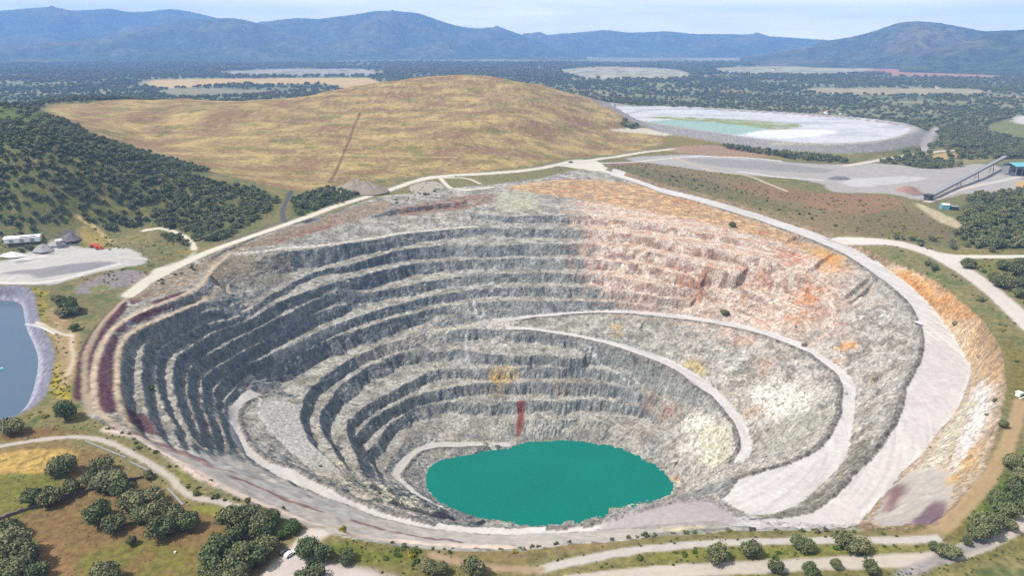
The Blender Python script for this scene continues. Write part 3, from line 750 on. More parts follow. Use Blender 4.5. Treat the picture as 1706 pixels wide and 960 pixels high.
# pinkish rock of the upper right wall
PINK = [(960, 330), (1080, 345), (1200, 370), (1330, 410), (1380, 440), (1400, 500), (1370, 555), (1280, 545), (1150, 520), (1040, 500), (985, 460), (990, 400)]
paint(PINK, alb(202, 176, 158), 45, 40, 0.8, only=only_p)
paint(PINK, alb(210, 168, 146), 40, 40, 0.6, only=only_p, breakup=0.1, bwl=16)
paint(PINK, alb(150, 128, 116), 40, 30, 0.75, only=only_p & (FACEV > 0.5), breakup=0.0, bwl=7, seed=2)
paint(PINK, alb(214, 202, 190), 20, 10, 0.7, only=only_p, breakup=-0.1, bwl=12, seed=4)
# rust and ochre
TOP = [(830, 315), (900, 303), (960, 298), (1040, 303), (1120, 322), (1230, 358), (1330, 392), (1420, 440), (1400, 450), (1300, 400), (1200, 376), (1080, 352), (960, 330)]
paint(TOP, alb(204, 170, 128), 12, 14, 0.8, only=only_p, breakup=0.6, bwl=12)
paint(TOP, alb(194, 124, 78), 10, 12, 0.6, only=only_p, breakup=-0.05, bwl=4.5)
paint(TOP, alb(224, 196, 146), 10, 12, 0.6, only=only_p, breakup=-0.05, bwl=5, seed=5)
paint(TOP, alb(150, 132, 110), 10, 12, 0.6, only=only_p, breakup=-0.05, bwl=10, seed=8)
paint([(820, 318), (900, 318), (900, 350), (830, 352)], alb(178, 180, 156), 8, 8, 0.8, only=only_p)
paint([(650, 348), (760, 328), (830, 320), (830, 340), (740, 352), (660, 362)], alb(146, 112, 96), 6, 6, 0.85, only=only_p, breakup=0.5)
paint([(400, 412), (520, 372), (640, 334), (660, 348), (600, 366), (520, 388), (440, 408)], alb(156, 140, 126), 5, 6, 0.9, only=only_p)
paint([(440, 408), (500, 386), (560, 368), (560, 376), (500, 394), (450, 412)], alb(150, 90, 72), 4, 5, 0.7, only=only_p, breakup=0.3, bwl=7)
for (a, b, r, c, am) in [((1345, 495), 0, 13, (214, 128, 56), 0.95), ((1338, 530), 0, 13, (176, 112, 66), 0.85), ((1410, 580), 0, 8, (232, 150, 50), 1.0), ((1395, 605), 0, 6, (216, 160, 110), 0.8),
                         ((1160, 338), 0, 13, (216, 140, 60), 0.9), ((1130, 335), 0, 12, (190, 110, 60), 0.8), ((1385, 430), 0, 12, (226, 150, 60), 0.95), ((1365, 418), 0, 9, (226, 160, 80), 0.9), ((1210, 362), 0, 10, (220, 160, 90), 0.8),
                         ((1380, 450), 0, 11, (214, 150, 80), 0.8), ((1310, 425), 0, 14, (186, 96, 66), 0.8), ((1330, 434), 0, 12, (196, 110, 76), 0.8), ((1270, 388), 0, 9, (190, 106, 70), 0.75), ((1165, 472), 0, 12, (168, 100, 70), 0.85), ((1140, 465), 0, 10, (176, 116, 88), 0.8),
                         ((1270, 470), 0, 9, (206, 134, 96), 0.8), ((1180, 432), 0, 10, (160, 100, 84), 0.6), ((830, 632), 0, 10, (206, 160, 60), 0.95), ((848, 628), 0, 9, (214, 190, 130), 0.9), ((1028, 545), 0, 7, (200, 160, 70), 0.9), ((1024, 558), 0, 7, (160, 130, 70), 0.8),
                         ((1152, 606), 0, 9, (200, 172, 84), 0.9), ((1165, 618), 0, 7, (190, 170, 80), 0.9), ((932, 652), 0, 6, (150, 112, 80), 0.8), ((1112, 690), 0, 9, (150, 104, 82), 0.9), ((1122, 800), 0, 6, (200, 160, 100), 0.9), ((1084, 672), 0, 8, (160, 120, 90), 0.6),
                         ((1256, 690), 0, 9, (190, 160, 130), 0.8), ((1240, 570), 0, 12, (200, 150, 120), 0.7), ((1275, 600), 0, 10, (196, 156, 126), 0.7), ((1277, 620), 0, 8, (186, 150, 120), 0.7), ((1062, 720), 0, 14, (170, 140, 128), 0.5), ((940, 320), 0, 10, (206, 120, 80), 0.8), ((960, 312), 0, 10, (216, 130, 80), 0.8)]:
    ap = hpts([a])[0]
    an = np.linspace(0, 2 * np.pi, 14)[:-1]
    c = tuple(0.78 * v + 0.22 * 165 for v in c); paint(None, alb(*c), r * 0.7, r * 0.9, am, only=only_p, plan=np.stack([ap[0] + r * 0.9 * np.cos(an), ap[1] + r * 0.9 * np.sin(an)], 1), wl=6, breakup=0.15, bwl=4)
# dark red dyke running down the lower wall
paint([(862, 668), (874, 668), (873, 700), (868, 728), (860, 728), (863, 700)], alb(136, 74, 66), 1.6, 1.5, 0.95, only=only_p, sm=0)
# white mineral veins
for pts in ([(788, 495), (795, 535), (810, 520)], [(630, 560), (620, 535), (596, 515)], [(575, 505), (585, 520), (596, 527)], [(776, 560), (776, 590), (792, 620)], [(980, 580), (995, 600), (1040, 630)], [(520, 505), (490, 530), (470, 545)],
            [(735, 470), (760, 480), (820, 470)], [(985, 470), (1000, 455), (1015, 440)]):
    track(pts, 3.0, alb(206, 210, 210), cls=None, soft=1.6, amt=0.55)
# bluish, darker rock on the left wall; brown dust on some benches
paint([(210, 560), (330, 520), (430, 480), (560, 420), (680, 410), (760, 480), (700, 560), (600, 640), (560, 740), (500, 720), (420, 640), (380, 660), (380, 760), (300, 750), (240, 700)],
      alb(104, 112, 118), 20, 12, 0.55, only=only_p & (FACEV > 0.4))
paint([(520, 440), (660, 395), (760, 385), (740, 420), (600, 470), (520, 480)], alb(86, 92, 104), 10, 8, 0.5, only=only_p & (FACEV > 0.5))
# dark soil terraces and the gravel slope on the near left
LIL = alb(92, 60, 70)
t_only = inp & (FACEV >= 0)
paint([(121, 670), (122, 640), (132, 590), (150, 552), (190, 510), (209, 498), (212, 515), (196, 533), (166, 566), (151, 610), (149, 668)], LIL, 1.0, 1.2, 0.97, sm=1)
paint([(215, 497), (252, 481), (258, 490), (240, 500), (217, 510)], LIL, 1.5, 1.5, 0.95, only=t_only, sm=1)
paint([(252, 502), (312, 484), (318, 494), (258, 508)], LIL, 1.5, 1.5, 0.95, only=t_only, sm=1)
paint([(160, 690), (160, 640), (162, 612), (176, 574), (188, 556), (200, 562), (190, 590), (189, 625), (192, 668), (196, 692)], LIL, 1.5, 1.5, 0.95, only=t_only, sm=1)
paint([(190, 545), (205, 535), (216, 548), (200, 558)], LIL, 1.2, 1.5, 0.9, only=t_only, sm=1)
paint([(214, 530), (255, 514), (285, 505), (290, 514), (240, 533), (222, 540)], LIL, 1.5, 1.5, 0.95, only=t_only, sm=1)
paint([(206, 672), (246, 690), (262, 720), (290, 742), (240, 722), (212, 700)], LIL, 2, 2, 0.9, only=t_only, sm=1)
paint([(345, 470), (420, 452), (440, 440), (400, 420), (360, 440)], alb(150, 140, 118), 4, 4, 0.9, only=t_only)
track([(198, 712), (162, 690), (155, 656), (156, 611), (170, 571), (198, 537), (252, 511), (316, 489), (342, 467), (358, 442), (386, 420)], 4.0, alb(186, 168, 148), cls=2)
track([(245, 735), (212, 705), (198, 668), (195, 627), (196, 591), (206, 563), (235, 544), (285, 524), (338, 501), (380, 484)], 4.0, alb(182, 166, 144), cls=2)
SLOPE = [(205, 716), (250, 730), (330, 765), (390, 760), (430, 780), (500, 815), (575, 842), (650, 870), (750, 889), (850, 893), (950, 888), (1100, 880), (1100, 892), (950, 905), (860, 917), (760, 917), (650, 905), (560, 891), (480, 864), (380, 818), (300, 770)]
paint(SLOPE, alb(214, 197, 184), 4, 4, 0.95, only=only_p)
paint(SLOPE, alb(178, 176, 172), 4, 4, 0.8, only=only_p, breakup=0.0, bwl=14)
def stripe(pts, w, c, am=0.85):
    track(pts, w, alb(*c), cls=None, soft=w * 0.3, amt=am)
stripe([(180, 715), (260, 748), (320, 785), (400, 826), (480, 858), (560, 882), (700, 905), (850, 914)], 7, (228, 206, 192))
stripe([(225, 722), (290, 750), (345, 770)], 6, (124, 92, 92))
stripe([(270, 748), (330, 765), (370, 785), (440, 800)], 5, (160, 130, 126))
stripe([(390, 796), (430, 812), (470, 832), (530, 852)], 6, (134, 96, 92))
stripe([(590, 868), (640, 884), (700, 896), (765, 904)], 4.5, (128, 88, 94))
stripe([(300, 745), (345, 766), (420, 800), (520, 838), (600, 862)], 7, (188, 188, 186))
stripe([(345, 758), (400, 782), (470, 812), (560, 846)], 5, (160, 162, 166))
stripe([(330, 742), (342, 748)], 5, (214, 208, 176))
paint([(500, 778), (560, 760), (600, 790), (700, 838), (720, 856), (690, 858), (630, 842), (560, 808)], alb(196, 188, 168), 4, 6, 0.8, only=only_p, breakup=0.4, bwl=7)
paint([(520, 740), (555, 775), (600, 798), (700, 850), (640, 830), (540, 780)], alb(150, 152, 142), 4, 6, 0.8, only=only_p, breakup=0.4, bwl=7, seed=1)
paint([(1100, 875), (1190, 858), (1215, 868), (1190, 880), (1100, 890)], alb(206, 196, 166), 3, 4, 0.9, only=only_p, breakup=0.5, bwl=6)
# outer slope above haul road 1
paint([(1460, 432), (1540, 455), (1600, 500), (1650, 552), (1674, 612), (1668, 690), (1640, 780), (1600, 840), (1540, 878), (1430, 876), (1500, 792), (1606, 656), (1616, 612), (1560, 530)], alb(196, 178, 156), 3, 5, 0.9, only=only_p)
paint([(1470, 440), (1560, 462), (1620, 520), (1660, 580), (1668, 640), (1648, 640), (1640, 590), (1590, 530), (1500, 475)], alb(208, 166, 116), 6, 8, 0.8, only=only_p)
paint([(1480, 446), (1560, 480), (1620, 536), (1600, 540), (1540, 500), (1490, 470)], alb(200, 134, 72), 6, 8, 0.8, only=only_p, breakup=0.0, bwl=6)
paint([(1500, 455), (1600, 505), (1665, 600), (1650, 640), (1590, 540), (1510, 475)], alb(150, 132, 100), 5, 7, 0.7, only=only_p, breakup=-0.05, bwl=5, seed=7)
paint([(1400, 412), (1470, 434), (1500, 470), (1470, 452)], alb(160, 116, 86), 4, 5, 0.8, only=only_p, breakup=0.3)
paint([(1550, 500), (1610, 545), (1636, 590), (1640, 640), (1618, 620), (1590, 560)], alb(226, 200, 168), 4, 6, 0.85, only=only_p, breakup=0.4, bwl=8)
paint([(1622, 640), (1648, 640), (1650, 680), (1630, 730), (1590, 790), (1570, 800), (1610, 720)], alb(230, 226, 226), 4, 4, 0.95, only=only_p)
paint([(1605, 668), (1622, 660), (1600, 730), (1550, 800), (1500, 850), (1480, 850), (1540, 770)], alb(202, 196, 180), 4, 5, 0.9, only=only_p)
paint([(1500, 790), (1580, 775), (1590, 830), (1540, 876), (1450, 876), (1470, 840)], alb(176, 172, 168), 4, 5, 0.9, only=only_p)
paint([(1540, 838), (1585, 832), (1570, 868), (1505, 880)], alb(116, 96, 106), 2, 3, 0.95, only=only_p)
paint([(1480, 815), (1515, 800), (1505, 830), (1475, 860)], alb(120, 86, 88), 3, 4, 0.85, only=only_p)
paint([(1570, 790), (1620, 745), (1640, 720), (1620, 790), (1580, 820)], alb(200, 164, 110), 4, 4, 0.8, only=only_p, breakup=0.4)
_q = inp & (TAGV != 2)
COLV[_q] *= np.array([1.20, 1.16, 1.10])
paint([(1270, 862), (1330, 856), (1400, 800), (1470, 724), (1446, 730), (1380, 806), (1330, 846), (1275, 858)], alb(120, 116, 92), 4, 4, 0.85, only=inp & (TAGV != 2), breakup=0.5, bwl=6)
# haul roads
k = np.where(inp & np.isin(TAGV, (2, 4)))[0]
_t = np.arctan2(VY[k] - CY, VX[k] - CX) * 300; _rr = np.hypot(VX[k] - CX, VY[k] - CY)
rc = fbm(_t / 70, _rr / 3.2, 3, 121) + 0.5 * fbm(VX[k] / 40, VY[k] / 40, 3, 122)
COLV[k] = alb(218, 211, 206)
mix(k, alb(200, 194, 190), sstep(-0.1, 0.6, rc))
mix(k, alb(230, 225, 220), sstep(0.0, 0.6, -rc) * 0.7)
left = sstep(60, -120, VX[k]) * sstep(-50, -95, VH[k])
mix(k, alb(190, 184, 174), left * 0.7)
CLS[inp & (TAGV == 2)] = 2
paint([(1202, 872), (1225, 857), (1285, 866), (1345, 856), (1400, 832), (1445, 850), (1425, 880), (1340, 882), (1215, 882)], alb(214, 207, 203), 2, 2, 0.95, only=inp)
_b = np.where(inp & (TAGV == 6))[0]
mix(_b, alb(150, 144, 134), 0.9 + 0 * _b)
mix(_b, alb(112, 108, 100), sstep(-0.1, 0.4, fbm(VX[_b] / 5, VY[_b] / 5, 2, 123)))
paint([(1090, 838), (1210, 832), (1236, 862), (1200, 876), (1090, 880), (1000, 884), (1000, 868)], alb(178, 168, 166), 3, 3, 0.9, only=inp)
paint([(1530, 560), (1612, 600), (1600, 660), (1540, 730), (1500, 700), (1520, 620)], alb(208, 200, 198), 6, 8, 0.8, only=inp & (TAGV == 2), breakup=0.4, bwl=14)
stripe([(500, 768), (566, 806), (640, 842), (690, 858)], 2.2, (218, 202, 190), 0.9)
stripe([(384, 700), (385, 725), (400, 748)], 2.5, (226, 222, 218), 0.95)
stripe([(432, 664), (436, 668), (428, 683), (438, 700), (455, 724)], 2.2, (228, 224, 218), 0.95)
stripe([(476, 766), (500, 776), (530, 792)], 2.2, (222, 212, 200), 0.9)
stripe([(666, 800), (700, 828), (745, 850)], 4, (214, 210, 202), 0.8)

track([(372, 421), (432, 421), (472, 413), (519, 411), (556, 406), (631, 395), (669, 388), (725, 382), (790, 377)], 5.5, alb(226, 218, 206), cls=None, soft=2.5, amt=0.9)
track([(300, 476), (335, 460), (352, 440), (372, 421), (385, 414)], 6, alb(190, 180, 166), cls=None, soft=2, amt=0.85)
track([(640, 590), (690, 565), (720, 553), (770, 545), (828, 538)], 5, alb(196, 188, 172), cls=None, soft=2.5, amt=0.8)
track([(500, 600), (580, 560), (640, 575)], 3, alb(180, 176, 168), cls=None, soft=2.0, amt=0.0)
track([(455, 590), (490, 574), (520, 558), (560, 542), (594, 526)], 4, alb(206, 204, 198), cls=None, soft=2.0, amt=0.7)
_sp = smooth_poly(hpts(SLOPE0), 1); s = bbox_sel(_sp, 6); s = s[inp[s]]
GSL = np.zeros(NV, bool); GSL[s[(poly_sd(_sp, VX[s], VY[s]) < 1) & (TAGV[s] != 2)]] = True
_near = np.nan_to_num(NEARO[(np.round((np.arctan2(VY - CY, VX - CX) % (2 * np.pi)) / (2 * np.pi) * NT).astype(int)) % NT], nan=1e9)
GSL |= inp & (RIN > -400) & (rad > _near + 1) & (VY < 470) & (TAGV != 2) & (VX > -190)
_ter = smooth_poly(hpts([(1500, 790), (1580, 775), (1592, 830), (1540, 878), (1440, 878), (1470, 840)]), 1); s = bbox_sel(_ter, 6); GSL[s[(poly_sd(_ter, VX[s], VY[s]) < 0) & inp[s]]] = True
CLS[GSL & (CLS == 1)] = 11
# --- dirt roads outside the pit
paint([(205, 502), (250, 474), (330, 436), (400, 408), (470, 384), (560, 356), (640, 330), (660, 345), (560, 372), (480, 398), (420, 418), (372, 424), (335, 462), (310, 480), (250, 500)], alb(168, 146, 118), 3, 4, 0.85, only=inp, breakup=0.7, bwl=8)
paint([(400, 425), (480, 422), (500, 440), (470, 470), (420, 480), (390, 478), (370, 465)], alb(150, 142, 124), 5, 6, 0.85, only=inp, breakup=0.6, bwl=7)
paint([(922, 276), (958, 264), (1000, 267), (1015, 284), (990, 286), (952, 278)], alb(222, 214, 196), 2, 2, 1.0, cls=3)
PALE = alb(222, 214, 196); GREYR = alb(206, 196, 188)
track([(150, 690), (140, 655), (140, 600), (155, 560), (178, 528), (215, 492)], 3.5, alb(186, 166, 140))
track([(215, 492), (250, 464), (300, 440), (360, 414), (430, 390), (500, 366), (560, 343), (620, 326), (660, 312), (700, 298), (760, 291), (840, 288), (900, 281), (942, 271), (990, 266), (1060, 254), (1120, 248)], 11, PALE, verge=alb(170, 160, 138))
paint([(246, 462), (262, 444), (300, 442), (330, 432), (320, 440), (275, 460), (258, 470)], PALE, 2, 2, 1.0, cls=3, only=outv)
paint([(262, 444), (300, 440), (330, 414), (318, 432)], alb(206, 200, 186), 2, 2, 0.9, only=outv)
track([(700, 298), (730, 292), (742, 306), (760, 318), (800, 314), (820, 312)], 7, PALE)
track([(742, 296), (780, 296), (800, 306)], 6, alb(208, 200, 180))
paint([(676, 314), (700, 302), (735, 302), (745, 316), (700, 322)], alb(186, 176, 160), 2, 2, 0.9, only=outv)
track([(955, 272), (985, 278), (1010, 287), (1060, 301)], 13, alb(220, 213, 202), cls=None)
paint([(760, 545), (800, 535), (835, 527), (862, 531), (850, 546), (815, 550)], alb(204, 197, 186), 2, 2, 0.9, only=inp)
track([(600, 606), (650, 583), (700, 562), (745, 549), (800, 542)], 6, alb(196, 188, 174), cls=None, soft=2.5, amt=0.8)
track([(965, 270), (1010, 272), (1120, 262), (1190, 260), (1300, 268)], 8, alb(216, 210, 204))
track([(1120, 262), (1200, 288), (1240, 290), (1280, 306), (1310, 318)], 6, alb(196, 176, 152))
track([(1230, 286), (1300, 296), (1370, 300)], 8, alb(214, 208, 206))
track([(1410, 276), (1480, 264), (1540, 254), (1600, 249), (1650, 250)], 12, alb(214, 202, 188))
track([(1536, 252), (1550, 228), (1562, 212)], 16, alb(186, 176, 170))
track([(1532, 213), (1440, 197), (1300, 186), (1100, 176), (1000, 177)], 11, alb(160, 150, 146), cls=7)
track([(1532, 213), (1490, 234), (1400, 245), (1290, 240)], 11, alb(176, 170, 158), cls=7)
track([(1545, 336), (1590, 318), (1640, 306), (1700, 294)], 9, alb(210, 200, 190))
track([(1395, 400), (1460, 402), (1510, 408), (1560, 424), (1600, 446), (1640, 474), (1680, 508), (1720, 548)], 15, alb(212, 202, 192), verge=alb(150, 140, 110))
track([(1560, 424), (1590, 428), (1650, 428), (1760, 428)], 11, PALE)
paint([(1545, 418), (1590, 424), (1610, 430), (1590, 442), (1565, 436)], alb(216, 208, 198), 2, 2, 1.0, cls=3, only=outv)
track([(1700, 670), (1690, 710), (1670, 760), (1640, 810), (1600, 852), (1575, 878), (1540, 897), (1500, 903)], 7, alb(178, 152, 114), soft=1.0, verge=None)
track([(1720, 862), (1670, 890), (1620, 916), (1560, 930), (1500, 936), (1400, 938), (1300, 944), (1180, 949), (1080, 956), (980, 966), (880, 985)], 7.5, alb(202, 190, 176), soft=0.7, verge=alb(130, 124, 74))
track([(1560, 898), (1500, 902), (1400, 900), (1250, 902), (1120, 910), (1020, 924), (940, 940), (900, 950)], 4.6, alb(200, 192, 182), soft=0.7, verge=alb(140, 128, 90))
track([(900, 950), (820, 948), (740, 932), (720, 926)], 4, alb(176, 150, 122))
track([(440, 975), (490, 930), (520, 890), (560, 886)], 10, alb(212, 200, 186), verge=alb(160, 140, 100))
paint([(440, 985), (470, 935), (500, 905), (530, 935), (600, 950), (680, 965), (700, 990)], alb(208, 194, 188), 3, 3, 1.0, cls=3, only=outv)
track([(-20, 748), (60, 734), (120, 728), (160, 730), (200, 745), (240, 768), (280, 790), (300, 815), (318, 828), (350, 834), (420, 850)], 3.6, alb(196, 184, 172), soft=0.6, verge=alb(140, 126, 84))
track([(120, 548), (118, 575), (124, 600), (112, 625)], 3, alb(206, 186, 156))
track([(60, 538), (100, 556), (120, 560)], 3, alb(216, 204, 186))
track([(200, 428), (240, 432)], 6, alb(206, 200, 190), cls=None)
track([(128, 360), (160, 378), (190, 404)], 3.5, alb(200, 176, 124), cls=None)
track([(240, 384), (275, 379), (300, 390), (318, 400), (324, 416)], 6, alb(224, 212, 192))
track([(486, 318), (476, 338), (470, 352), (474, 370)], 5.5, alb(96, 94, 98))
track([(474, 368), (430, 384), (380, 402)], 4, alb(110, 106, 104), cls=None)
track([(-40, 474), (40, 474), (100, 468), (150, 452), (200, 440)], 5, alb(218, 212, 206), cls=3)
track([(1500, 960), (1560, 935), (1640, 905)], 5, alb(160, 154, 150), cls=None)

# overall fine mottling of the bare surface
n5 = fbm(VX / 2.9, VY / 2.9, 2, 68)
n4 = np.where(inp, fbm(UU / 4.5, VV / 4.5, 2, 67), n4); n5 = np.where(inp, fbm(UU / 2.6, VV / 2.6, 2, 68), n5)
mo = 1 + 0.16 * n4 + 0.10 * n2 + inp * (0.20 * n4 + 0.18 * n5 + 0.30 * BLK) + 0.05 * rng.standard_normal(NV)
mo = np.where(np.isin(TAGV, (2, 4)) | (CLS == 3) | (CLS == 11), 1 + 0.25 * (mo - 1), mo)
COLV *= np.clip(mo, 0.6, 1.5)[:, None]
COLV = np.clip(COLV, 0.004, 0.85)

# ------------------------------------------------------------------ materials
def new_mat(name, rough=0.95, spec=0.15):
    m = bpy.data.materials.new(name); m.use_nodes = True
    nt = m.node_tree; b = nt.nodes['Principled BSDF']
    b.inputs['Roughness'].default_value = rough
    b.inputs['Specular IOR Level'].default_value = spec
    return m, nt, b

def ground_mat(name, scale, amt, bump, rough=0.95):
    m, nt, b = new_mat(name, rough, 0.1)
    at = nt.nodes.new('ShaderNodeAttribute'); at.attribute_name = 'Col'
    tc = nt.nodes.new('ShaderNodeTexCoord')
    n = nt.nodes.new('ShaderNodeTexNoise'); n.inputs['Scale'].default_value = scale; n.inputs['Detail'].default_value = 5; n.inputs['Roughness'].default_value = 0.65
    mr = nt.nodes.new('ShaderNodeMapRange'); mr.inputs[1].default_value = 0.3; mr.inputs[2].default_value = 0.7; mr.inputs[3].default_value = 1 - amt; mr.inputs[4].default_value = 1 + amt
    mx = nt.nodes.new('ShaderNodeVectorMath'); mx.operation = 'SCALE'
    bp = nt.nodes.new('ShaderNodeBump'); bp.inputs['Distance'].default_value = bump; bp.inputs['Strength'].default_value = 0.8
    L = nt.links.new
    L(tc.outputs['Object'], n.inputs['Vector']); L(n.outputs['Fac'], mr.inputs[0])
    L(at.outputs['Color'], mx.inputs[0]); L(mr.outputs[0], mx.inputs['Scale'])
    L(mx.outputs[0], b.inputs['Base Color'])
    L(n.outputs['Fac'], bp.inputs['Height']); L(bp.outputs[0], b.inputs['Normal'])
    return m

M_SOIL = ground_mat('soil_and_grass', 0.3, 0.34, 0.8)
M_ROCK = ground_mat('broken_rock', 0.42, 0.48, 2.2)
M_ROAD = ground_mat('crushed_gravel', 0.35, 0.08, 0.12)
M_WHITE = ground_mat('dried_tailings', 0.02, 0.05, 0.1)

def tag(o, label=None, cat=None, group=None, kind=None):
    if label: o['label'] = label
    if cat: o['category'] = cat
    if group: o['group'] = group
    if kind: o['kind'] = kind
    return o

def sheet(name, fmask, mat, label, cat, smooth=True):
    f = np.where(fmask)[0]
    if len(f) == 0: return None
    q = QUADS[f]
    used, inv = np.unique(q, return_inverse=True)
    me = bpy.data.meshes.new(name)
    me.vertices.add(len(used)); me.loops.add(len(f) * 4); me.polygons.add(len(f))
    me.vertices.foreach_set('co', np.stack([VX[used], VY[used], VH[used]], 1).astype(np.float32).ravel())
    me.loops.foreach_set('vertex_index', inv.astype(np.int32).ravel())
    me.polygons.foreach_set('loop_start', np.arange(0, len(f) * 4, 4, dtype=np.int32))
    me.polygons.foreach_set('use_smooth', np.full(len(f), smooth))
    ca = me.color_attributes.new('Col', 'FLOAT_COLOR', 'POINT')
    ca.data.foreach_set('color', np.concatenate([COLV[used], np.ones((len(used), 1))], 1).astype(np.float32).ravel())
    me.update(); me.validate()
    me.materials.append(mat)
    o = bpy.data.objects.new(name, me); COL.objects.link(o)
    return tag(o, label, cat, kind='structure')

idx = np.arange(NV).reshape(NY, NX)
QUADS = np.stack([idx[:-1, :-1], idx[:-1, 1:], idx[1:, 1:], idx[1:, :-1]], -1).reshape(-1, 4)
fc = CLS[QUADS].astype(np.int32)
# class of a face: most common corner
FCLS = np.where((fc[:, 0] == fc[:, 1]) | (fc[:, 0] == fc[:, 2]) | (fc[:, 0] == fc[:, 3]), fc[:, 0], np.where((fc[:, 1] == fc[:, 2]) | (fc[:, 1] == fc[:, 3]), fc[:, 1], fc[:, 2]))
FX = VX[QUADS].mean(1); FY = VY[QUADS].mean(1)
FH = VH[QUADS].mean(1)
vis = (np.abs(FX) < FY * 1.6 + 900)
sheet('ground', vis & (FCLS == 0), M_SOIL, 'olive and brown countryside of dry grass and scrub around the mine', 'ground')
sheet('pit', vis & (FCLS == 1), M_ROCK, 'terraced rock walls of the huge open pit mine', 'pit', smooth=False)
sheet('gravel_slope', vis & (FCLS == 11), M_ROAD, 'smooth striped gravel slope between the near rim and the lower ramp', 'slope')
sheet('field', vis & (FCLS == 12), M_SOIL, 'pale dry fields and clearings out on the wooded plain', 'field')
sheet('haul_road', vis & (FCLS == 2), M_ROAD, 'pale gravel haul road winding down inside the pit', 'road')
sheet('dirt_road', vis & (FCLS == 3), M_ROAD, 'pale dirt roads running around the rim of the pit', 'road')
sheet('spoil_hill', vis & (FCLS == 4), M_SOIL, 'broad golden hill of dry grass behind the pit', 'hill')
sheet('wooded_hill', vis & (FCLS == 5), M_SOIL, 'green hill dotted with oaks left of the golden slope', 'hill')
sheet('tailings_basin', vis & (FCLS == 6), M_WHITE, 'white dried tailings flat inside the ring dam', 'basin')
sheet('dam_embankment', vis & (FCLS == 7), M_SOIL, 'grey earth dam curving around the white tailings flat', 'dam')
sheet('gravel_yard', vis & (FCLS == 8), M_ROAD, 'pale grey gravel working yards beside the mine', 'yard')
sheet('pond_bank', vis & (FCLS == 10), M_SOIL, 'grey lined bank of the blue pond on the left', 'bank')

# ------------------------------------------------------------------ water
def water(name, poly, z, mat, label, cat):
    me = bpy.data.meshes.new(name)
    n = len(poly)
    me.from_pydata([(p[0], p[1], z) for p in poly], [], [list(range(n))])
    me.materials.append(mat); me.update()
    if me.polygons[0].normal.z < 0: me.flip_normals()
    o = bpy.data.objects.new(name, me); COL.objects.link(o)
    return tag(o, label, cat, kind='structure')

def water_mat(name, col, rough, col2):
    m, nt, b = new_mat(name, rough, 0.10)
    tc = nt.nodes.new('ShaderNodeTexCoord')
    n = nt.nodes.new('ShaderNodeTexNoise'); n.inputs['Scale'].default_value = 0.02; n.inputs['Detail'].default_value = 3
    mx = nt.nodes.new('ShaderNodeMix'); mx.data_type = 'RGBA'
    mx.inputs[6].default_value = (*col, 1); mx.inputs[7].default_value = (*col2, 1)
    n2_ = nt.nodes.new('ShaderNodeTexNoise'); n2_.inputs['Scale'].default_value = 0.5; n2_.inputs['Detail'].default_value = 3
    bp = nt.nodes.new('ShaderNodeBump'); bp.inputs['Distance'].default_value = 0.05; bp.inputs['Strength'].default_value = 0.3
    L = nt.links.new
    L(tc.outputs['Object'], n.inputs['Vector']); L(tc.outputs['Object'], n2_.inputs['Vector'])
    L(n.outputs['Fac'], mx.inputs[0]); L(mx.outputs[2], b.inputs['Base Color'])
    L(n2_.outputs['Fac'], bp.inputs['Height']); L(bp.outputs[0], b.inputs['Normal'])
    return m

ang = np.arange(0, NT, 12)
lake = [(CX + (SH_R[i] + 14) * math.cos(TH[i]), CY + (SH_R[i] + 14) * math.sin(TH[i])) for i in ang]
water('pit_lake', lake, LAKE_Z + 0.2, water_mat('teal_water', (0.0, 0.108, 0.078), 0.3, (0.0, 0.142, 0.106)), 'opaque teal lake at the bottom of the open pit', 'lake')
pc = POND_BANK.mean(0)
PW = pc + (POND_BANK - pc) * 0.93
water('pond', PW, POND_W, water_mat('blue_water', (0.06, 0.10, 0.145), 0.15, (0.085, 0.115, 0.15)), 'blue pond at the left edge below the gravel yard', 'pond')

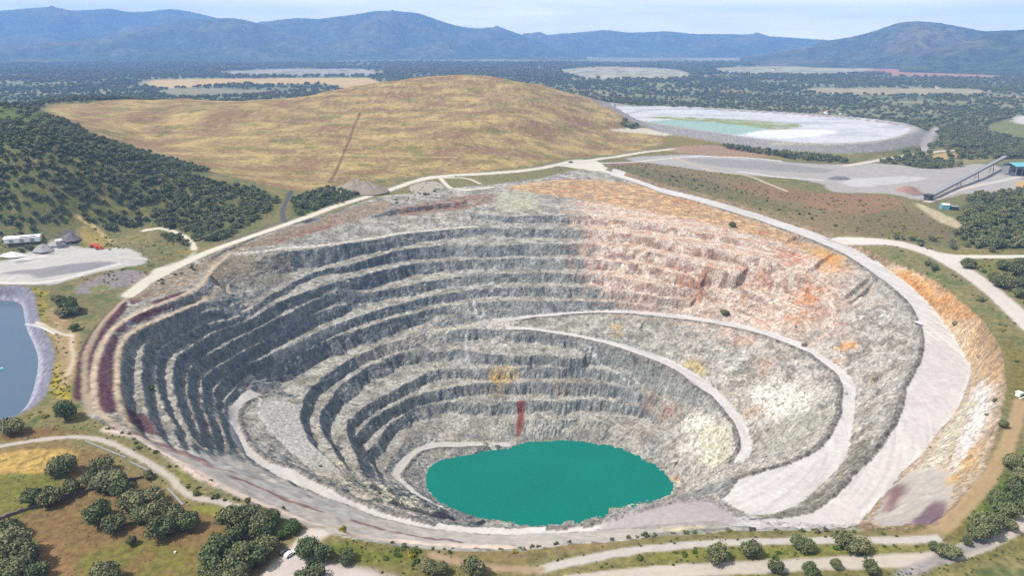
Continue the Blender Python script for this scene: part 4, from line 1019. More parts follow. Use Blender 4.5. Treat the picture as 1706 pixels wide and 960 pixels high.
# ------------------------------------------------------------------ mountains
def mountain(name, sil, dist_m, col, col2, label, depth=2600.0, seed=0, spur=0.75):
    a = np.array(sil, float)
    d = ray(a[:, 0], a[:, 1]); hd = np.hypot(d[:, 0], d[:, 1]); t = dist_m / hd
    rx, ry, rz = d[:, 0] * t, d[:, 1] * t, np.maximum(CAMZ + d[:, 2] * t, 5)
    n = 260; mrow = 70
    s = np.concatenate([[0], np.cumsum(np.hypot(np.diff(rx), np.diff(ry)))])
    q = np.linspace(0, s[-1], n)
    def interp(v):
        w = np.interp(q, s, v)
        ker = np.exp(-0.5 * (np.arange(-6, 7) / 2.6) ** 2); ker /= ker.sum()
        return np.convolve(np.pad(w, 6, 'edge'), ker, 'valid')
    RX, RY, RZ = interp(rx), interp(ry), interp(rz)
    v = np.linspace(-0.6, 1, mrow)
    ux, uy = RX / np.hypot(RX, RY), RY / np.hypot(RX, RY)
    V, Q = np.meshgrid(v, q, indexing='ij')
    # positive v runs towards the viewer, negative behind the ridge
    prof = np.where(V >= 0, (1 - V) ** 1.5, (1 - np.abs(V) / 0.6) ** 1.2)
    PX = RX[None, :] - ux[None, :] * V * depth; PY = RY[None, :] - uy[None, :] * V * depth
    nz = fbm(PX / 900, PY / 900, 5, 131 + seed)
    hz = RZ[None, :] * prof
    k = np.sin(np.clip(np.abs(V), 0, 1) * np.pi) 
    hz = hz * (1 + spur * 1.6 * nz * k) + 110 * nz * k * sstep(0, 120, hz)
    hz += 5 * fbm(PX / 70, PY / 70, 2, 141 + seed) * sstep(0, 60, hz)
    hz -= 14 * (1 - sstep(0, 0.06, prof))
    cc = np.asarray(col)[None, None] * (1 - sstep(-0.1, 0.35, nz))[..., None] + np.asarray(col2)[None, None] * sstep(-0.1, 0.35, nz)[..., None]
    cc = cc * (1 + 0.9 * fbm(PX / 120, PY / 120, 4, 151 + seed))[..., None]
    me = bpy.data.meshes.new(name)
    I = np.arange(mrow * n).reshape(mrow, n)
    qd = np.stack([I[:-1, :-1], I[1:, :-1], I[1:, 1:], I[:-1, 1:]], -1).reshape(-1, 4)
    me.from_pydata(np.stack([PX, PY, hz], -1).reshape(-1, 3).tolist(), [], qd.tolist())
    ca = me.color_attributes.new('Col', 'FLOAT_COLOR', 'POINT')
    ca.data.foreach_set('color', np.concatenate([np.clip(cc, 0.01, 0.6), np.ones(cc.shape[:2] + (1,))], -1).astype(np.float32).ravel())
    me.polygons.foreach_set('use_smooth', np.ones(len(qd), bool))
    me.materials.append(M_MOUNT); me.update()
    if me.polygons[len(qd) // 2].normal.z < 0: me.flip_normals()
    o = bpy.data.objects.new(name, me); COL.objects.link(o)
    return tag(o, label, 'mountain', 'hazy hills along the horizon', 'structure')

M_MOUNT = ground_mat('hillside_scrub', 0.012, 0.55, 10.0)
GRN, BRN = alb(62, 82, 58), alb(96, 98, 74)
mountain('mountain', [(-420, 34), (-200, 22), (-60, 22), (0, 17), (35, 14), (85, 11), (117, 17), (142, 16), (184, 13), (213, 19), (248, 18), (283, 13), (312, 17), (354, 27), (420, 48), (480, 66), (540, 84)], 14000, GRN, BRN,
         'long blue mountain ridge farthest away at the left', 3200, 1)
mountain('mountain', [(-100, 80), (60, 72), (180, 58), (227, 50), (283, 37), (319, 31), (390, 29), (425, 36), (460, 50), (514, 66), (580, 84)], 10500, GRN, BRN,
         'darker blue rounded hill in front of the far left ridge', 2600, 2)
mountain('mountain', [(380, 58), (436, 37), (480, 30), (500, 29), (530, 31), (560, 27), (595, 23), (624, 17), (660, 17), (698, 21), (737, 35), (765, 43), (794, 47), (822, 44), (850, 50), (886, 64), (930, 80), (980, 92)], 11500, GRN, BRN,
         'tall deep blue mountain above the golden hill', 2800, 3)
mountain('mountain', [(800, 70), (860, 60), (920, 57), (965, 53), (1010, 49), (1050, 54), (1110, 51), (1160, 56), (1220, 56), (1290, 60), (1380, 66), (1480, 74), (1560, 84)], 13000, GRN, BRN,
         'low blue ridge in the gap between the two mountains', 2800, 4)
mountain('mountain', [(1230, 96), (1304, 85), (1354, 74), (1389, 65), (1425, 60), (1460, 50), (1496, 37), (1524, 34), (1566, 37), (1602, 44), (1637, 51), (1706, 49), (1800, 44), (1950, 60), (2100, 80)], 8600, alb(74, 84, 62), alb(112, 106, 84),
         'broad grey green mountain with a rounded top at the right', 2300, 5)
mountain('mountain', [(1500, 96), (1549, 81), (1602, 67), (1655, 55), (1706, 48), (1800, 40), (1950, 52), (2100, 78)], 7000, alb(70, 82, 58), alb(104, 100, 76),
         'dark wooded foothill cut by the right edge', 1500, 6)

# ------------------------------------------------------------------ trees and shrubs
def leaf_mat(name, c1, c2, dark):
    m, nt, b = new_mat(name, 0.75, 0.2)
    oi = nt.nodes.new('ShaderNodeObjectInfo'); at = nt.nodes.new('ShaderNodeAttribute'); at.attribute_name = 'Tint'
    mx = nt.nodes.new('ShaderNodeMix'); mx.data_type = 'RGBA'; mx.inputs[6].default_value = (*c1, 1); mx.inputs[7].default_value = (*c2, 1)
    m2 = nt.nodes.new('ShaderNodeMix'); m2.data_type = 'RGBA'; m2.inputs[7].default_value = (*dark, 1)
    L = nt.links.new
    L(oi.outputs['Random'], mx.inputs[0]); L(mx.outputs[2], m2.inputs[6]); L(at.outputs['Fac'], m2.inputs[0]); L(m2.outputs[2], b.inputs['Base Color'])
    return m
M_OAK = leaf_mat('holm_oak_leaves', (0.105, 0.132, 0.048), (0.225, 0.210, 0.100), (0.055, 0.074, 0.034))
M_GREEN = leaf_mat('bright_leaves', (0.085, 0.15, 0.025), (0.12, 0.16, 0.03), (0.045, 0.08, 0.018))
M_BROOM = leaf_mat('yellow_broom_flowers', (0.42, 0.33, 0.02), (0.30, 0.27, 0.03), (0.12, 0.14, 0.03))
M_BARK, _nt, _b = new_mat('oak_bark'); _b.inputs['Base Color'].default_value = (0.09, 0.07, 0.055, 1)

def crown_mesh(name, seed, nq, q, mat, flat=0.72, nl=11, low=0.0):
    """leaf clumps spread through the lobes of a crown one unit wide"""
    r = np.random.default_rng(seed)
    cs, rs = [], []
    for i in range(nl):
        a = r.uniform(0, 2 * np.pi); d = 0.31 * math.sqrt(r.uniform(0, 1))
        cs.append((d * math.cos(a) * 1.05, d * math.sin(a), 0.30 + low + (0.30 - 0.5 * d) * r.uniform(0, 1.0) * flat / 0.72)); rs.append(r.uniform(0.14, 0.25))
    cs = np.array(cs); rs = np.array(rs)
    li = r.choice(nl, nq, p=rs ** 2 / (rs ** 2).sum())
    v = r.normal(size=(nq, 3)); v /= np.linalg.norm(v, axis=1)[:, None]
    rad = rs[li] * np.where(r.uniform(size=nq) < 0.1, r.uniform(1.05, 1.3, nq), r.uniform(0.55, 1.08, nq))
    c = cs[li] + v * rad[:, None] * np.array([1, 1, 0.8])
    nrm = v + r.normal(size=(nq, 3)) * 0.55; nrm /= np.linalg.norm(nrm, axis=1)[:, None]
    t = np.cross(nrm, r.normal(size=(nq, 3))); t /= np.linalg.norm(t, axis=1)[:, None] + 1e-9
    bt = np.cross(nrm, t)
    sz = q * r.uniform(0.6, 1.25, nq)[:, None]
    vs_ = np.stack([c - t * sz - bt * sz * 0.7, c + t * sz - bt * sz * 0.5, c + t * sz * 0.8 + bt * sz * 0.7, c - t * sz * 0.7 + bt * sz], 1).reshape(-1, 3)
    vs_[:, 2] = np.maximum(vs_[:, 2], 0.02)
    me = bpy.data.meshes.new(name)
    me.vertices.add(nq * 4); me.loops.add(nq * 4); me.polygons.add(nq)
    me.vertices.foreach_set('co', vs_.astype(np.float32).ravel()); me.loops.foreach_set('vertex_index', np.arange(nq * 4, dtype=np.int32))
    me.polygons.foreach_set('loop_start', np.arange(0, nq * 4, 4, dtype=np.int32))
    lobe = r.uniform(0, 0.75, nl)
    tint = np.clip(lobe[li] + r.normal(0, 0.18, nq), 0, 1)
    at = me.attributes.new('Tint', 'FLOAT', 'POINT'); at.data.foreach_set('value', np.repeat(tint, 4).astype(np.float32))
    me.update(); me.validate(); me.materials.append(mat)
    return me

def trunk_mesh(name, seed):
    r = np.random.default_rng(seed)
    V, Fc = [], []
    def limb(p0, p1, r0, r1, n=6):
        p0 = np.array(p0, float); p1 = np.array(p1, float); d = p1 - p0; d /= np.linalg.norm(d)
        u = np.cross(d, [0.3, 0.9, 0.1]); u /= np.linalg.norm(u); w_ = np.cross(d, u); o = len(V)
        for p, rr in ((p0, r0), (p0 * 0.5 + p1 * 0.5 + r.normal(0, 0.012, 3), (r0 + r1) * 0.48), (p1, r1)):
            for k in range(n):
                a = 2 * np.pi * k / n; V.append(tuple(p + (u * math.cos(a) + w_ * math.sin(a)) * rr))
        for s_ in range(2):
            for k in range(n):
                Fc.append((o + s_ * n + k, o + s_ * n + (k + 1) % n, o + (s_ + 1) * n + (k + 1) % n, o + (s_ + 1) * n + k))
    limb((0, 0, -0.05), (0.01, 0, 0.22), 0.05, 0.036)
    for k in range(4):
        a = k * 1.57 + r.uniform(-0.4, 0.4)
        limb((0.01, 0, 0.2), (0.24 * math.cos(a), 0.24 * math.sin(a), 0.42 + r.uniform(-0.04, 0.08)), 0.03, 0.010, 5)
    me = bpy.data.meshes.new(name); me.from_pydata(V, [], Fc); me.materials.append(M_BARK); me.update()
    return me

OAK_HI = [crown_mesh('crown', 300 + i, 4200, 0.030, M_OAK, nl=15 + i) for i in range(5)]
OAK_MID = [crown_mesh('crown', 320 + i, 700, 0.055, M_OAK, nl=10) for i in range(4)]
GREEN_HI = [crown_mesh('crown', 340 + i, 2200, 0.032, M_GREEN, nl=12) for i in range(2)]
TRUNK = [trunk_mesh('trunk', 360 + i) for i in range(3)]
SHRUB = [crown_mesh('shrub', 380 + i, 420, 0.06, M_OAK, flat=0.5, nl=7, low=-0.18) for i in range(3)]
SHRUB_G = [crown_mesh('shrub', 390 + i, 420, 0.06, M_GREEN, flat=0.5, nl=7, low=-0.18) for i in range(2)]
BROOM = [crown_mesh('broom_bush', 395 + i, 420, 0.06, M_BROOM, flat=0.5, nl=7, low=-0.18) for i in range(2)]

def zc_of(x, y, z): return y * cp - (z - CAMZ) * sp
def proj(x, y, z):
    zc = zc_of(x, y, z); yc = y * sp + (z - CAMZ) * cp
    return 853 + F * x / zc, 480 - F * yc / zc

_tn = [0]
def tree(x, y, w, label, group=None, crowns=OAK_HI, hs=1.0, name='holm_oak', cat='tree'):
    i = _tn[0]; _tn[0] += 1
    z = float(height(np.array([x]), np.array([y]))[0])
    root = bpy.data.objects.new(name, None); COL.objects.link(root)
    root.empty_display_size = 0.5
    root.location = (x, y, z - 0.02 * w); root.rotation_euler = (0, 0, (i * 2.399) % 6.283)
    root.scale = (w, w * (0.92 + 0.16 * ((i * 7) % 5) / 4), w * hs * (0.85 + 0.3 * ((i * 13) % 7) / 6))
    for nm, me in (('trunk', TRUNK[i % 3]), ('crown', crowns[i % len(crowns)])):
        o = bpy.data.objects.new(nm, me); COL.objects.link(o); o.parent = root
    return tag(root, label, cat, group)

def bush(x, y, w, label, group, meshes, name='shrub', hs=1.0):
    i = _tn[0]; _tn[0] += 1
    z = float(height(np.array([x]), np.array([y]))[0])
    o = bpy.data.objects.new(name, meshes[i % len(meshes)]); COL.objects.link(o)
    o.location = (x, y, z - 0.03 * w); o.rotation_euler = (0, 0, (i * 2.399) % 6.283); o.scale = (w, w, w * hs * (0.8 + 0.4 * ((i * 13) % 7) / 6))
    return tag(o, label, 'bush', group)

# traced oaks: crown centre, crown width in the photograph, label, group
GROVE = 'holm oaks of the meadow grove'
TR = [
 (23, 705, 50, 'large dark oak on the bank just below the blue pond', None),
 (110, 687, 42, 'dark round oak where the left terraces meet the track', None),
 (108, 776, 44, 'oak at the top of the meadow grove, nearest the yellow grass', None),
 (52, 829, 42, 'leftmost oak of the meadow grove beside the stone wall', None),
 (85, 826, 46, 'second oak from the left in the meadow grove, above the wall', None),
 (124, 808, 40, None, GROVE), (170, 776, 46, None, GROVE), (186, 797, 56, None, GROVE), (150, 800, 36, None, GROVE), (205, 812, 40, None, GROVE),
 (172, 852, 58, 'broad oak hanging over the brown grass below the stone wall', None), (190, 872, 44, None, GROVE), (226, 834, 52, None, GROVE), (254, 824, 48, None, GROVE), (240, 852, 44, None, GROVE),
 (270, 850, 50, None, GROVE), (269, 880, 50, 'tallest oak at the lower edge of the meadow grove', None), (292, 858, 40, None, GROVE), (316, 866, 46, 'rightmost oak of the meadow grove by the grey track', None),
 (250, 790, 22, 'little oak at the upper end of the stone wall', None),
 (397, 858, 62, 'wide oak beside the pit slope at the end of the grey track', None), (425, 856, 50, None, 'oaks beside the parking area'), (440, 880, 50, None, 'oaks beside the parking area'), (455, 862, 40, None, 'oaks beside the parking area'),
 (372, 918, 70, None, 'oaks beside the parking area'), (416, 926, 70, None, 'oaks beside the parking area'), (390, 948, 66, None, 'oaks beside the parking area'), (440, 910, 50, None, 'oaks beside the parking area'), (356, 945, 50, None, 'oaks beside the parking area'), (400, 895, 46, None, 'oaks beside the parking area'),
 (25, 912, 76, None, 'oaks in the bottom left corner'), (48, 930, 62, None, 'oaks in the bottom left corner'), (12, 884, 50, None, 'oaks in the bottom left corner'), (28, 954, 70, None, 'oaks in the bottom left corner'), (60, 955, 50, None, 'oaks in the bottom left corner'), (5, 935, 60, None, 'oaks in the bottom left corner'),
 (221, 902, 20, 'small lone oak with a clear shadow on the brown meadow', None),
 (177, 957, 50, 'oak cut by the bottom edge on the green part of the meadow', None),
 (518, 916, 50, 'oak between the parked white car and the pit slope', None), (537, 924, 44, 'dark oak just right of the oak by the parked car', None),
 (575, 926, 36, 'narrow dark grey oak right of the parking area', None), (520, 958, 60, 'pale olive oak on the light track at the bottom edge', None),
 (713, 942, 34, 'mid green oak near the bottom edge below the lake', None), (738, 950, 28, 'smaller oak beside the mid green oak at the bottom edge', None), (788, 948, 46, 'dark oak at the bottom edge where the narrow tracks meet', None),
 (1189, 921, 46, 'oak on the green verge left of the three roadside oaks', None), (1251, 915, 40, 'dense dark oak on the green verge in the middle', None), (1330, 905, 34, 'oak with a neighbour touching it on the green verge', None), (1345, 910, 34, 'right half of the touching pair of verge oaks', None),
 (1405, 900, 48, 'largest roadside oak near the brown track', None), (1426, 908, 40, 'dusty oak touching the largest roadside oak', None), (1292, 946, 30, 'sparse grey oak on the near edge of the bottom road', None), (1347, 950, 32, 'pale oak at the bottom edge beside the road', None),
 (1391, 941, 24, 'small oak on the far side of the bottom road', None), (1446, 944, 34, 'spreading olive oak by the bend of the bottom road', None),
 (1577, 915, 40, 'low broad oak at the corner of brown track and bottom road', None), (1560, 912, 30, 'dark oak left of the low broad corner oak', None), (1637, 876, 50, 'big oak on the dark green slope at lower right', None), (1622, 890, 36, 'oak just below the big oak on the lower right slope', None), (1655, 868, 36, None, 'oaks on the lower right slope'), (1673, 846, 42, None, 'oaks on the lower right slope'),
 (1690, 815, 44, None, 'oaks on the lower right slope'), (1666, 828, 38, None, 'oaks on the lower right slope'), (1700, 790, 44, None, 'oaks on the lower right slope'), (1700, 840, 40, None, 'oaks on the lower right slope'), (1680, 872, 30, None, 'oaks on the lower right slope'), (1609, 902, 20, 'small grey oak beside the right end of the bottom road', None), (1692, 770, 36, None, 'oaks on the lower right slope'),
 (1669, 706, 20, 'round green bushy oak on the grey slope left of the brown track', None),
 (1611, 438, 27, 'round oak just below the road fork on the right', None), (1672, 440, 30, None, 'oaks below the right road'), (1690, 450, 30, None, 'oaks below the right road'), (1672, 470, 34, None, 'oaks below the right road'), (1695, 488, 26, None, 'oaks below the right road'), (1655, 462, 22, None, 'oaks below the right road'), (1700, 436, 26, None, 'oaks below the right road'), (1702, 470, 30, None, 'oaks below the right road'),
 (1546, 438, 13, 'small oak left of the pair on the bank below the fork', None), (1555, 446, 16, 'larger oak of the pair on the bank below the fork', None), (1635, 499, 11, 'tiny oak between the right road and the orange bank', None),
 (100, 500, 26, None, 'oak clump by the pond corner'), (118, 508, 34, None, 'oak clump by the pond corner'), (108, 520, 26, None, 'oak clump by the pond corner'), (130, 516, 24, None, 'oak clump by the pond corner'), (126, 545, 20, 'lone oak just below the clump at the pond corner', None),
 (1207, 522, 16, 'dark shrubby tree standing on the inner haul road edge', None), (1220, 375, 13, 'dark shrubby tree on the orange upper bench', None),
]
GL = {GROVE: 'holm oak in the crowded grove on the brown meadow', 'oaks beside the parking area': 'large holm oak in the dense stand left of the parking area',
      'oaks in the bottom left corner': 'holm oak of the stand filling the bottom left corner', 'oaks on the lower right slope': 'holm oak of the thick belt down the lower right slope',
      'oaks below the right road': 'oak in the loose group under the road at the right edge', 'oak clump by the pond corner': 'oak of the small clump at the upper right pond corner'}
ta = np.array([(t[0], t[1] + 0.30 * t[2]) for t in TR], float)
tp = hit(ta[:, 0], ta[:, 1])
tz = height(tp[:, 0], tp[:, 1])
taken = []
for (px, py, wpx, lab, grp), (x, y), z in zip(TR, tp, tz):
    w_ = wpx * zc_of(x, y, z) / F
    tree(x, y, w_, lab or GL[grp], grp)
    taken.append((x, y))
for (px, py, wpx, lab) in [(489, 878, 30, 'bright green leafy tree at the edge of the oaks by the pit slope'), (470, 892, 22, 'smaller bright green tree beside the bright leafy one')]:
    p = hit([px], [py + 0.3 * wpx])[0]; z = float(height(p[:1], p[1:])[0])
    tree(p[0], p[1], wpx * zc_of(p[0], p[1], z) / F, lab, None, GREEN_HI, name='leafy_tree')

# woods: candidate positions, the largest in view become trees of their own
def fill(pts, spacing, jitter=0.45, keep=1.0):
    p = hpts(pts); lo, hi = p.min(0), p.max(0)
    gx_, gy_ = np.meshgrid(np.arange(lo[0], hi[0], spacing), np.arange(lo[1], hi[1], spacing))
    q = np.stack([gx_.ravel(), gy_.ravel()], 1); q[:, 0] += (np.round(q[:, 1] / spacing) % 2) * spacing / 2
    q += rng.uniform(-jitter, jitter, q.shape) * spacing
    q = q[poly_sd(p, q[:, 0], q[:, 1]) < 0]
    return q[rng.uniform(size=len(q)) < keep]

def cls_at(q):
    i = np.clip(np.searchsorted(XS, q[:, 0]), 0, NX - 1); j = np.clip(np.searchsorted(YS, q[:, 1]), 0, NY - 1)
    return CLS[j * NX + i], COLV[j * NX + i].mean(1), TAGV[j * NX + i]

cand = []
hillq = fill([(-120, 200), (0, 196), (60, 205), (95, 215), (140, 236), (250, 272), (380, 306), (472, 330), (452, 350), (420, 372), (380, 396), (345, 404), (300, 384), (250, 372), (190, 388), (140, 368), (60, 378), (-120, 384)], 7.0, keep=0.95)
qx = np.stack(np.meshgrid(np.arange(-1150, -440, 9), np.arange(900, 1200, 9)), -1).reshape(-1, 2)
qx = qx + rng.uniform(-4, 4, qx.shape)
c_, l_, t_ = cls_at(qx); qx = qx[(c_ == 5)]
hillq = np.concatenate([hillq, qx[height(qx[:, 0], qx[:, 1]) > 5]])
# drop positions that stand too close together
def thin(q, dmin):
    seen = {}; out = []
    for p in q:
        kx, ky = int(p[0] // dmin), int(p[1] // dmin); ok = True
        for a in (-1, 0, 1):
            for b_ in (-1, 0, 1):
                for o in seen.get((kx + a, ky + b_), ()):
                    if (o[0] - p[0]) ** 2 + (o[1] - p[1]) ** 2 < dmin * dmin: ok = False
        if ok: seen.setdefault((kx, ky), []).append(p); out.append(p)
    return np.array(out)
hillq = thin(hillq, 5.2)
gap = fbm(hillq[:, 0] / 45, hillq[:, 1] / 45, 3, 161)
bare = (hillq[:, 1] > 930) & (hillq[:, 0] < -600) & (height(hillq[:, 0], hillq[:, 1]) > 85)
hillq = hillq[(gap < 0.38) & ~(bare & (rng.uniform(size=len(hillq)) < 0.75))]
cand.append((hillq, 8.4, 'hill'))
cand.append((fill([(488, 330), (540, 312), (598, 322), (585, 334), (520, 352), (487, 364)], 8.0, keep=0.95), 8.5, 'knoll'))
cand.append((fill([(1612, 332), (1650, 318), (1720, 314), (1760, 330), (1760, 420), (1620, 414), (1590, 392), (1600, 362)], 10.5, keep=0.85), 11.0, 'right'))
cand.append((fill([(1196, 236), (1215, 222), (1240, 226), (1300, 240), (1360, 252), (1410, 264), (1412, 272), (1340, 268), (1260, 256), (1205, 246)], 10, keep=0.95), 11.0, 'strip'))
cand.append((fill([(1468, 270), (1500, 264), (1560, 264), (1600, 278), (1632, 284), (1600, 294), (1560, 284), (1480, 284)], 10, keep=0.9), 10.5, 'strip'))
cand.append((fill([(1580, 212), (1620, 208), (1650, 222), (1706, 238), (1760, 250), (1760, 262), (1660, 254), (1570, 244), (1566, 226)], 11, keep=0.9), 12.0, 'strip'))
cand.append((fill([(1510, 300), (1535, 306), (1560, 318), (1540, 320), (1515, 310)], 9, keep=0.7), 8.0, 'yard'))
cand.append((fill([(1190, 340), (1300, 345), (1400, 370), (1440, 400), (1330, 368), (1210, 342)], 15, keep=0.35), 4.5, 'scrub'))
cand.append((fill([(0, 400), (70, 392), (130, 402), (40, 428), (0, 440)], 10, keep=0.35), 7.0, 'yardleft'))
cand.append((fill([(-60, 382), (20, 384), (90, 372), (80, 384), (20, 410), (-60, 412)], 9, keep=0.6), 8.0, 'yardleft'))
cand.append((fill([(1050, 262), (1130, 285), (1230, 315), (1330, 345), (1200, 325), (1080, 296)], 14, keep=0.3), 4.0, 'scrub'))
cand.append((fill([(290, 388), (330, 402), (322, 420), (300, 412), (270, 398)], 8, keep=0.9), 7.5, 'hillfoot'))
cand.append((fill([(1450, 402), (1560, 400), (1700, 414), (1700, 424), (1560, 416), (1500, 404)], 10, keep=0.5), 6.5, 'right'))
P_, W_, A_ = [], [], []
for q, w_, nm in cand:
    if not len(q): continue
    c_, l_, t_ = cls_at(q)
    ok = ~np.isin(c_, (1, 2, 3, 6, 7, 8, 10)) & (t_ < 0)
    q = q[ok]
    P_.append(q); W_.append(w_ * rng.uniform(0.65, 1.3, len(q))); A_ += [nm] * len(q)
P_ = np.concatenate(P_); W_ = np.concatenate(W_)
HZ = height(P_[:, 0], P_[:, 1])
zc = zc_of(P_[:, 0], P_[:, 1], HZ); ppx, ppy = proj(P_[:, 0], P_[:, 1], HZ)
inview = (ppx > -10) & (ppx < 1716) & (ppy < 970)
score = W_ / zc * inview
order = np.argsort(-score)
N_IND = 290 - _tn[0]
AREA = {'hill': ('holm oak low on the wooded hill left of the pit', 'oaks low on the wooded hill'), 'knoll': ('oak on the green knoll between the dark lane and the rim road', 'oaks on the green knoll'),
        'right': ('oak of the dark wood above the right road', 'oaks of the wood above the right road'), 'strip': ('tree of the dark strip below the white tailings flat', 'trees of the strip below the tailings'),
        'yard': ('tree at the conveyor foot in the gravel yard', 'trees at the conveyor foot'), 'scrub': ('small scrubby oak on the brown slope above the haul road', 'scrub oaks above the haul road'),
        'yardleft': ('oak beside the gravel yard on the left', 'oaks beside the left gravel yard'), 'hillfoot': ('oak inside the loop of the pale track at the hill foot', 'oaks inside the pale track loop')}
ind = order[:N_IND]; rest = order[N_IND:]
for k in ind:
    lab, grp = AREA[A_[k]]
    tree(P_[k, 0], P_[k, 1], W_[k], lab, grp, OAK_MID)
rest_pts = np.stack([P_[rest, 0], P_[rest, 1], HZ[rest]], 1); rest_w = W_[rest]

# oak country of the plain, thinning where the soil is bare
n_try = 150000
yy = np.sqrt(rng.uniform(1250.0 ** 2, 7000.0 ** 2, n_try)) if False else 1250 + 6200 * rng.uniform(0, 1, n_try) ** 1.15
xx = rng.uniform(-0.95, 0.95, n_try) * (yy + 250)
q = np.stack([xx, yy], 1)
c_, l_, t_ = cls_at(q)
den = 0.10 + 0.46 * sstep(-0.35, 0.25, fbm(xx / 420, yy / 420, 4, 171)) 
dens = np.where(l_ > 0.185, 0.03, den) * np.where(yy < 2600, 0.9, 0.75)
ok = (c_ == 0) & (rng.uniform(size=n_try) < dens) & (poly_sd(TAIL, xx, yy) > 60)
ok &= ~((np.abs(xx) < 700) & (yy < 1500) & (xx > -350))
q = q[ok]; fz = height(q[:, 0], q[:, 1])
fw_ = rng.uniform(9, 16, len(q)) * (1 + sstep(2000, 6000, q[:, 1]) * 1.5)
all_pts = np.concatenate([rest_pts, np.concatenate([q, fz[:, None]], 1)]); all_w = np.concatenate([rest_w, fw_])

def scatter_trees(name, pts, wid, protos, label, seed):
    me = bpy.data.meshes.new(name); me.from_pydata(pts.tolist(), [], [])
    a = me.attributes.new('size', 'FLOAT', 'POINT'); a.data.foreach_set('value', wid.astype(np.float32))
    me.materials.append(M_OAK)
    o = bpy.data.objects.new(name, me); COL.objects.link(o)
    ng = bpy.data.node_groups.new('oak_scatter', 'GeometryNodeTree')
    ng.interface.new_socket('Geometry', in_out='INPUT', socket_type='NodeSocketGeometry'); ng.interface.new_socket('Geometry', in_out='OUTPUT', socket_type='NodeSocketGeometry')
    N = ng.nodes; Lk = ng.links.new
    gi = N.new('NodeGroupInput'); go = N.new('NodeGroupOutput')
    iop = N.new('GeometryNodeInstanceOnPoints'); g2i = N.new('GeometryNodeGeometryToInstance')
    for p in protos:
        oi = N.new('GeometryNodeObjectInfo'); oi.inputs['Object'].default_value = p; oi.transform_space = 'ORIGINAL'
        oi.inputs['As Instance'].default_value = True
        Lk(oi.outputs['Geometry'], g2i.inputs[0])
    iop.inputs['Pick Instance'].default_value = True
    ri = N.new('FunctionNodeRandomValue'); ri.data_type = 'INT'; ri.inputs[4].default_value = 0; ri.inputs[5].default_value = len(protos) - 1; ri.inputs['Seed'].default_value = seed
    rr = N.new('FunctionNodeRandomValue'); rr.data_type = 'FLOAT_VECTOR'; rr.inputs[0].default_value = (0, 0, 0); rr.inputs[1].default_value = (0, 0, 6.283)
    na = N.new('GeometryNodeInputNamedAttribute'); na.data_type = 'FLOAT'; na.inputs['Name'].default_value = 'size'
    Lk(gi.outputs[0], iop.inputs['Points']); Lk(g2i.outputs[0], iop.inputs['Instance']); Lk(ri.outputs[2], iop.inputs['Instance Index'])
    Lk(rr.outputs[0], iop.inputs['Rotation']); Lk(na.outputs[0], iop.inputs['Scale']); Lk(iop.outputs[0], go.inputs[0])
    md = o.modifiers.new('scatter', 'NODES'); md.node_group = ng
    return tag(o, label, 'woodland', kind='stuff')
protos = []
for me in OAK_MID:
    for o in bpy.data.objects:
        if o.data == me: protos.append(o); break
scatter_trees('oak_woodland', all_pts, all_w, protos, 'countless oaks covering the hill and the plain up to the mountains', 5)
print('TREES', _tn[0], 'scatter', len(all_pts))

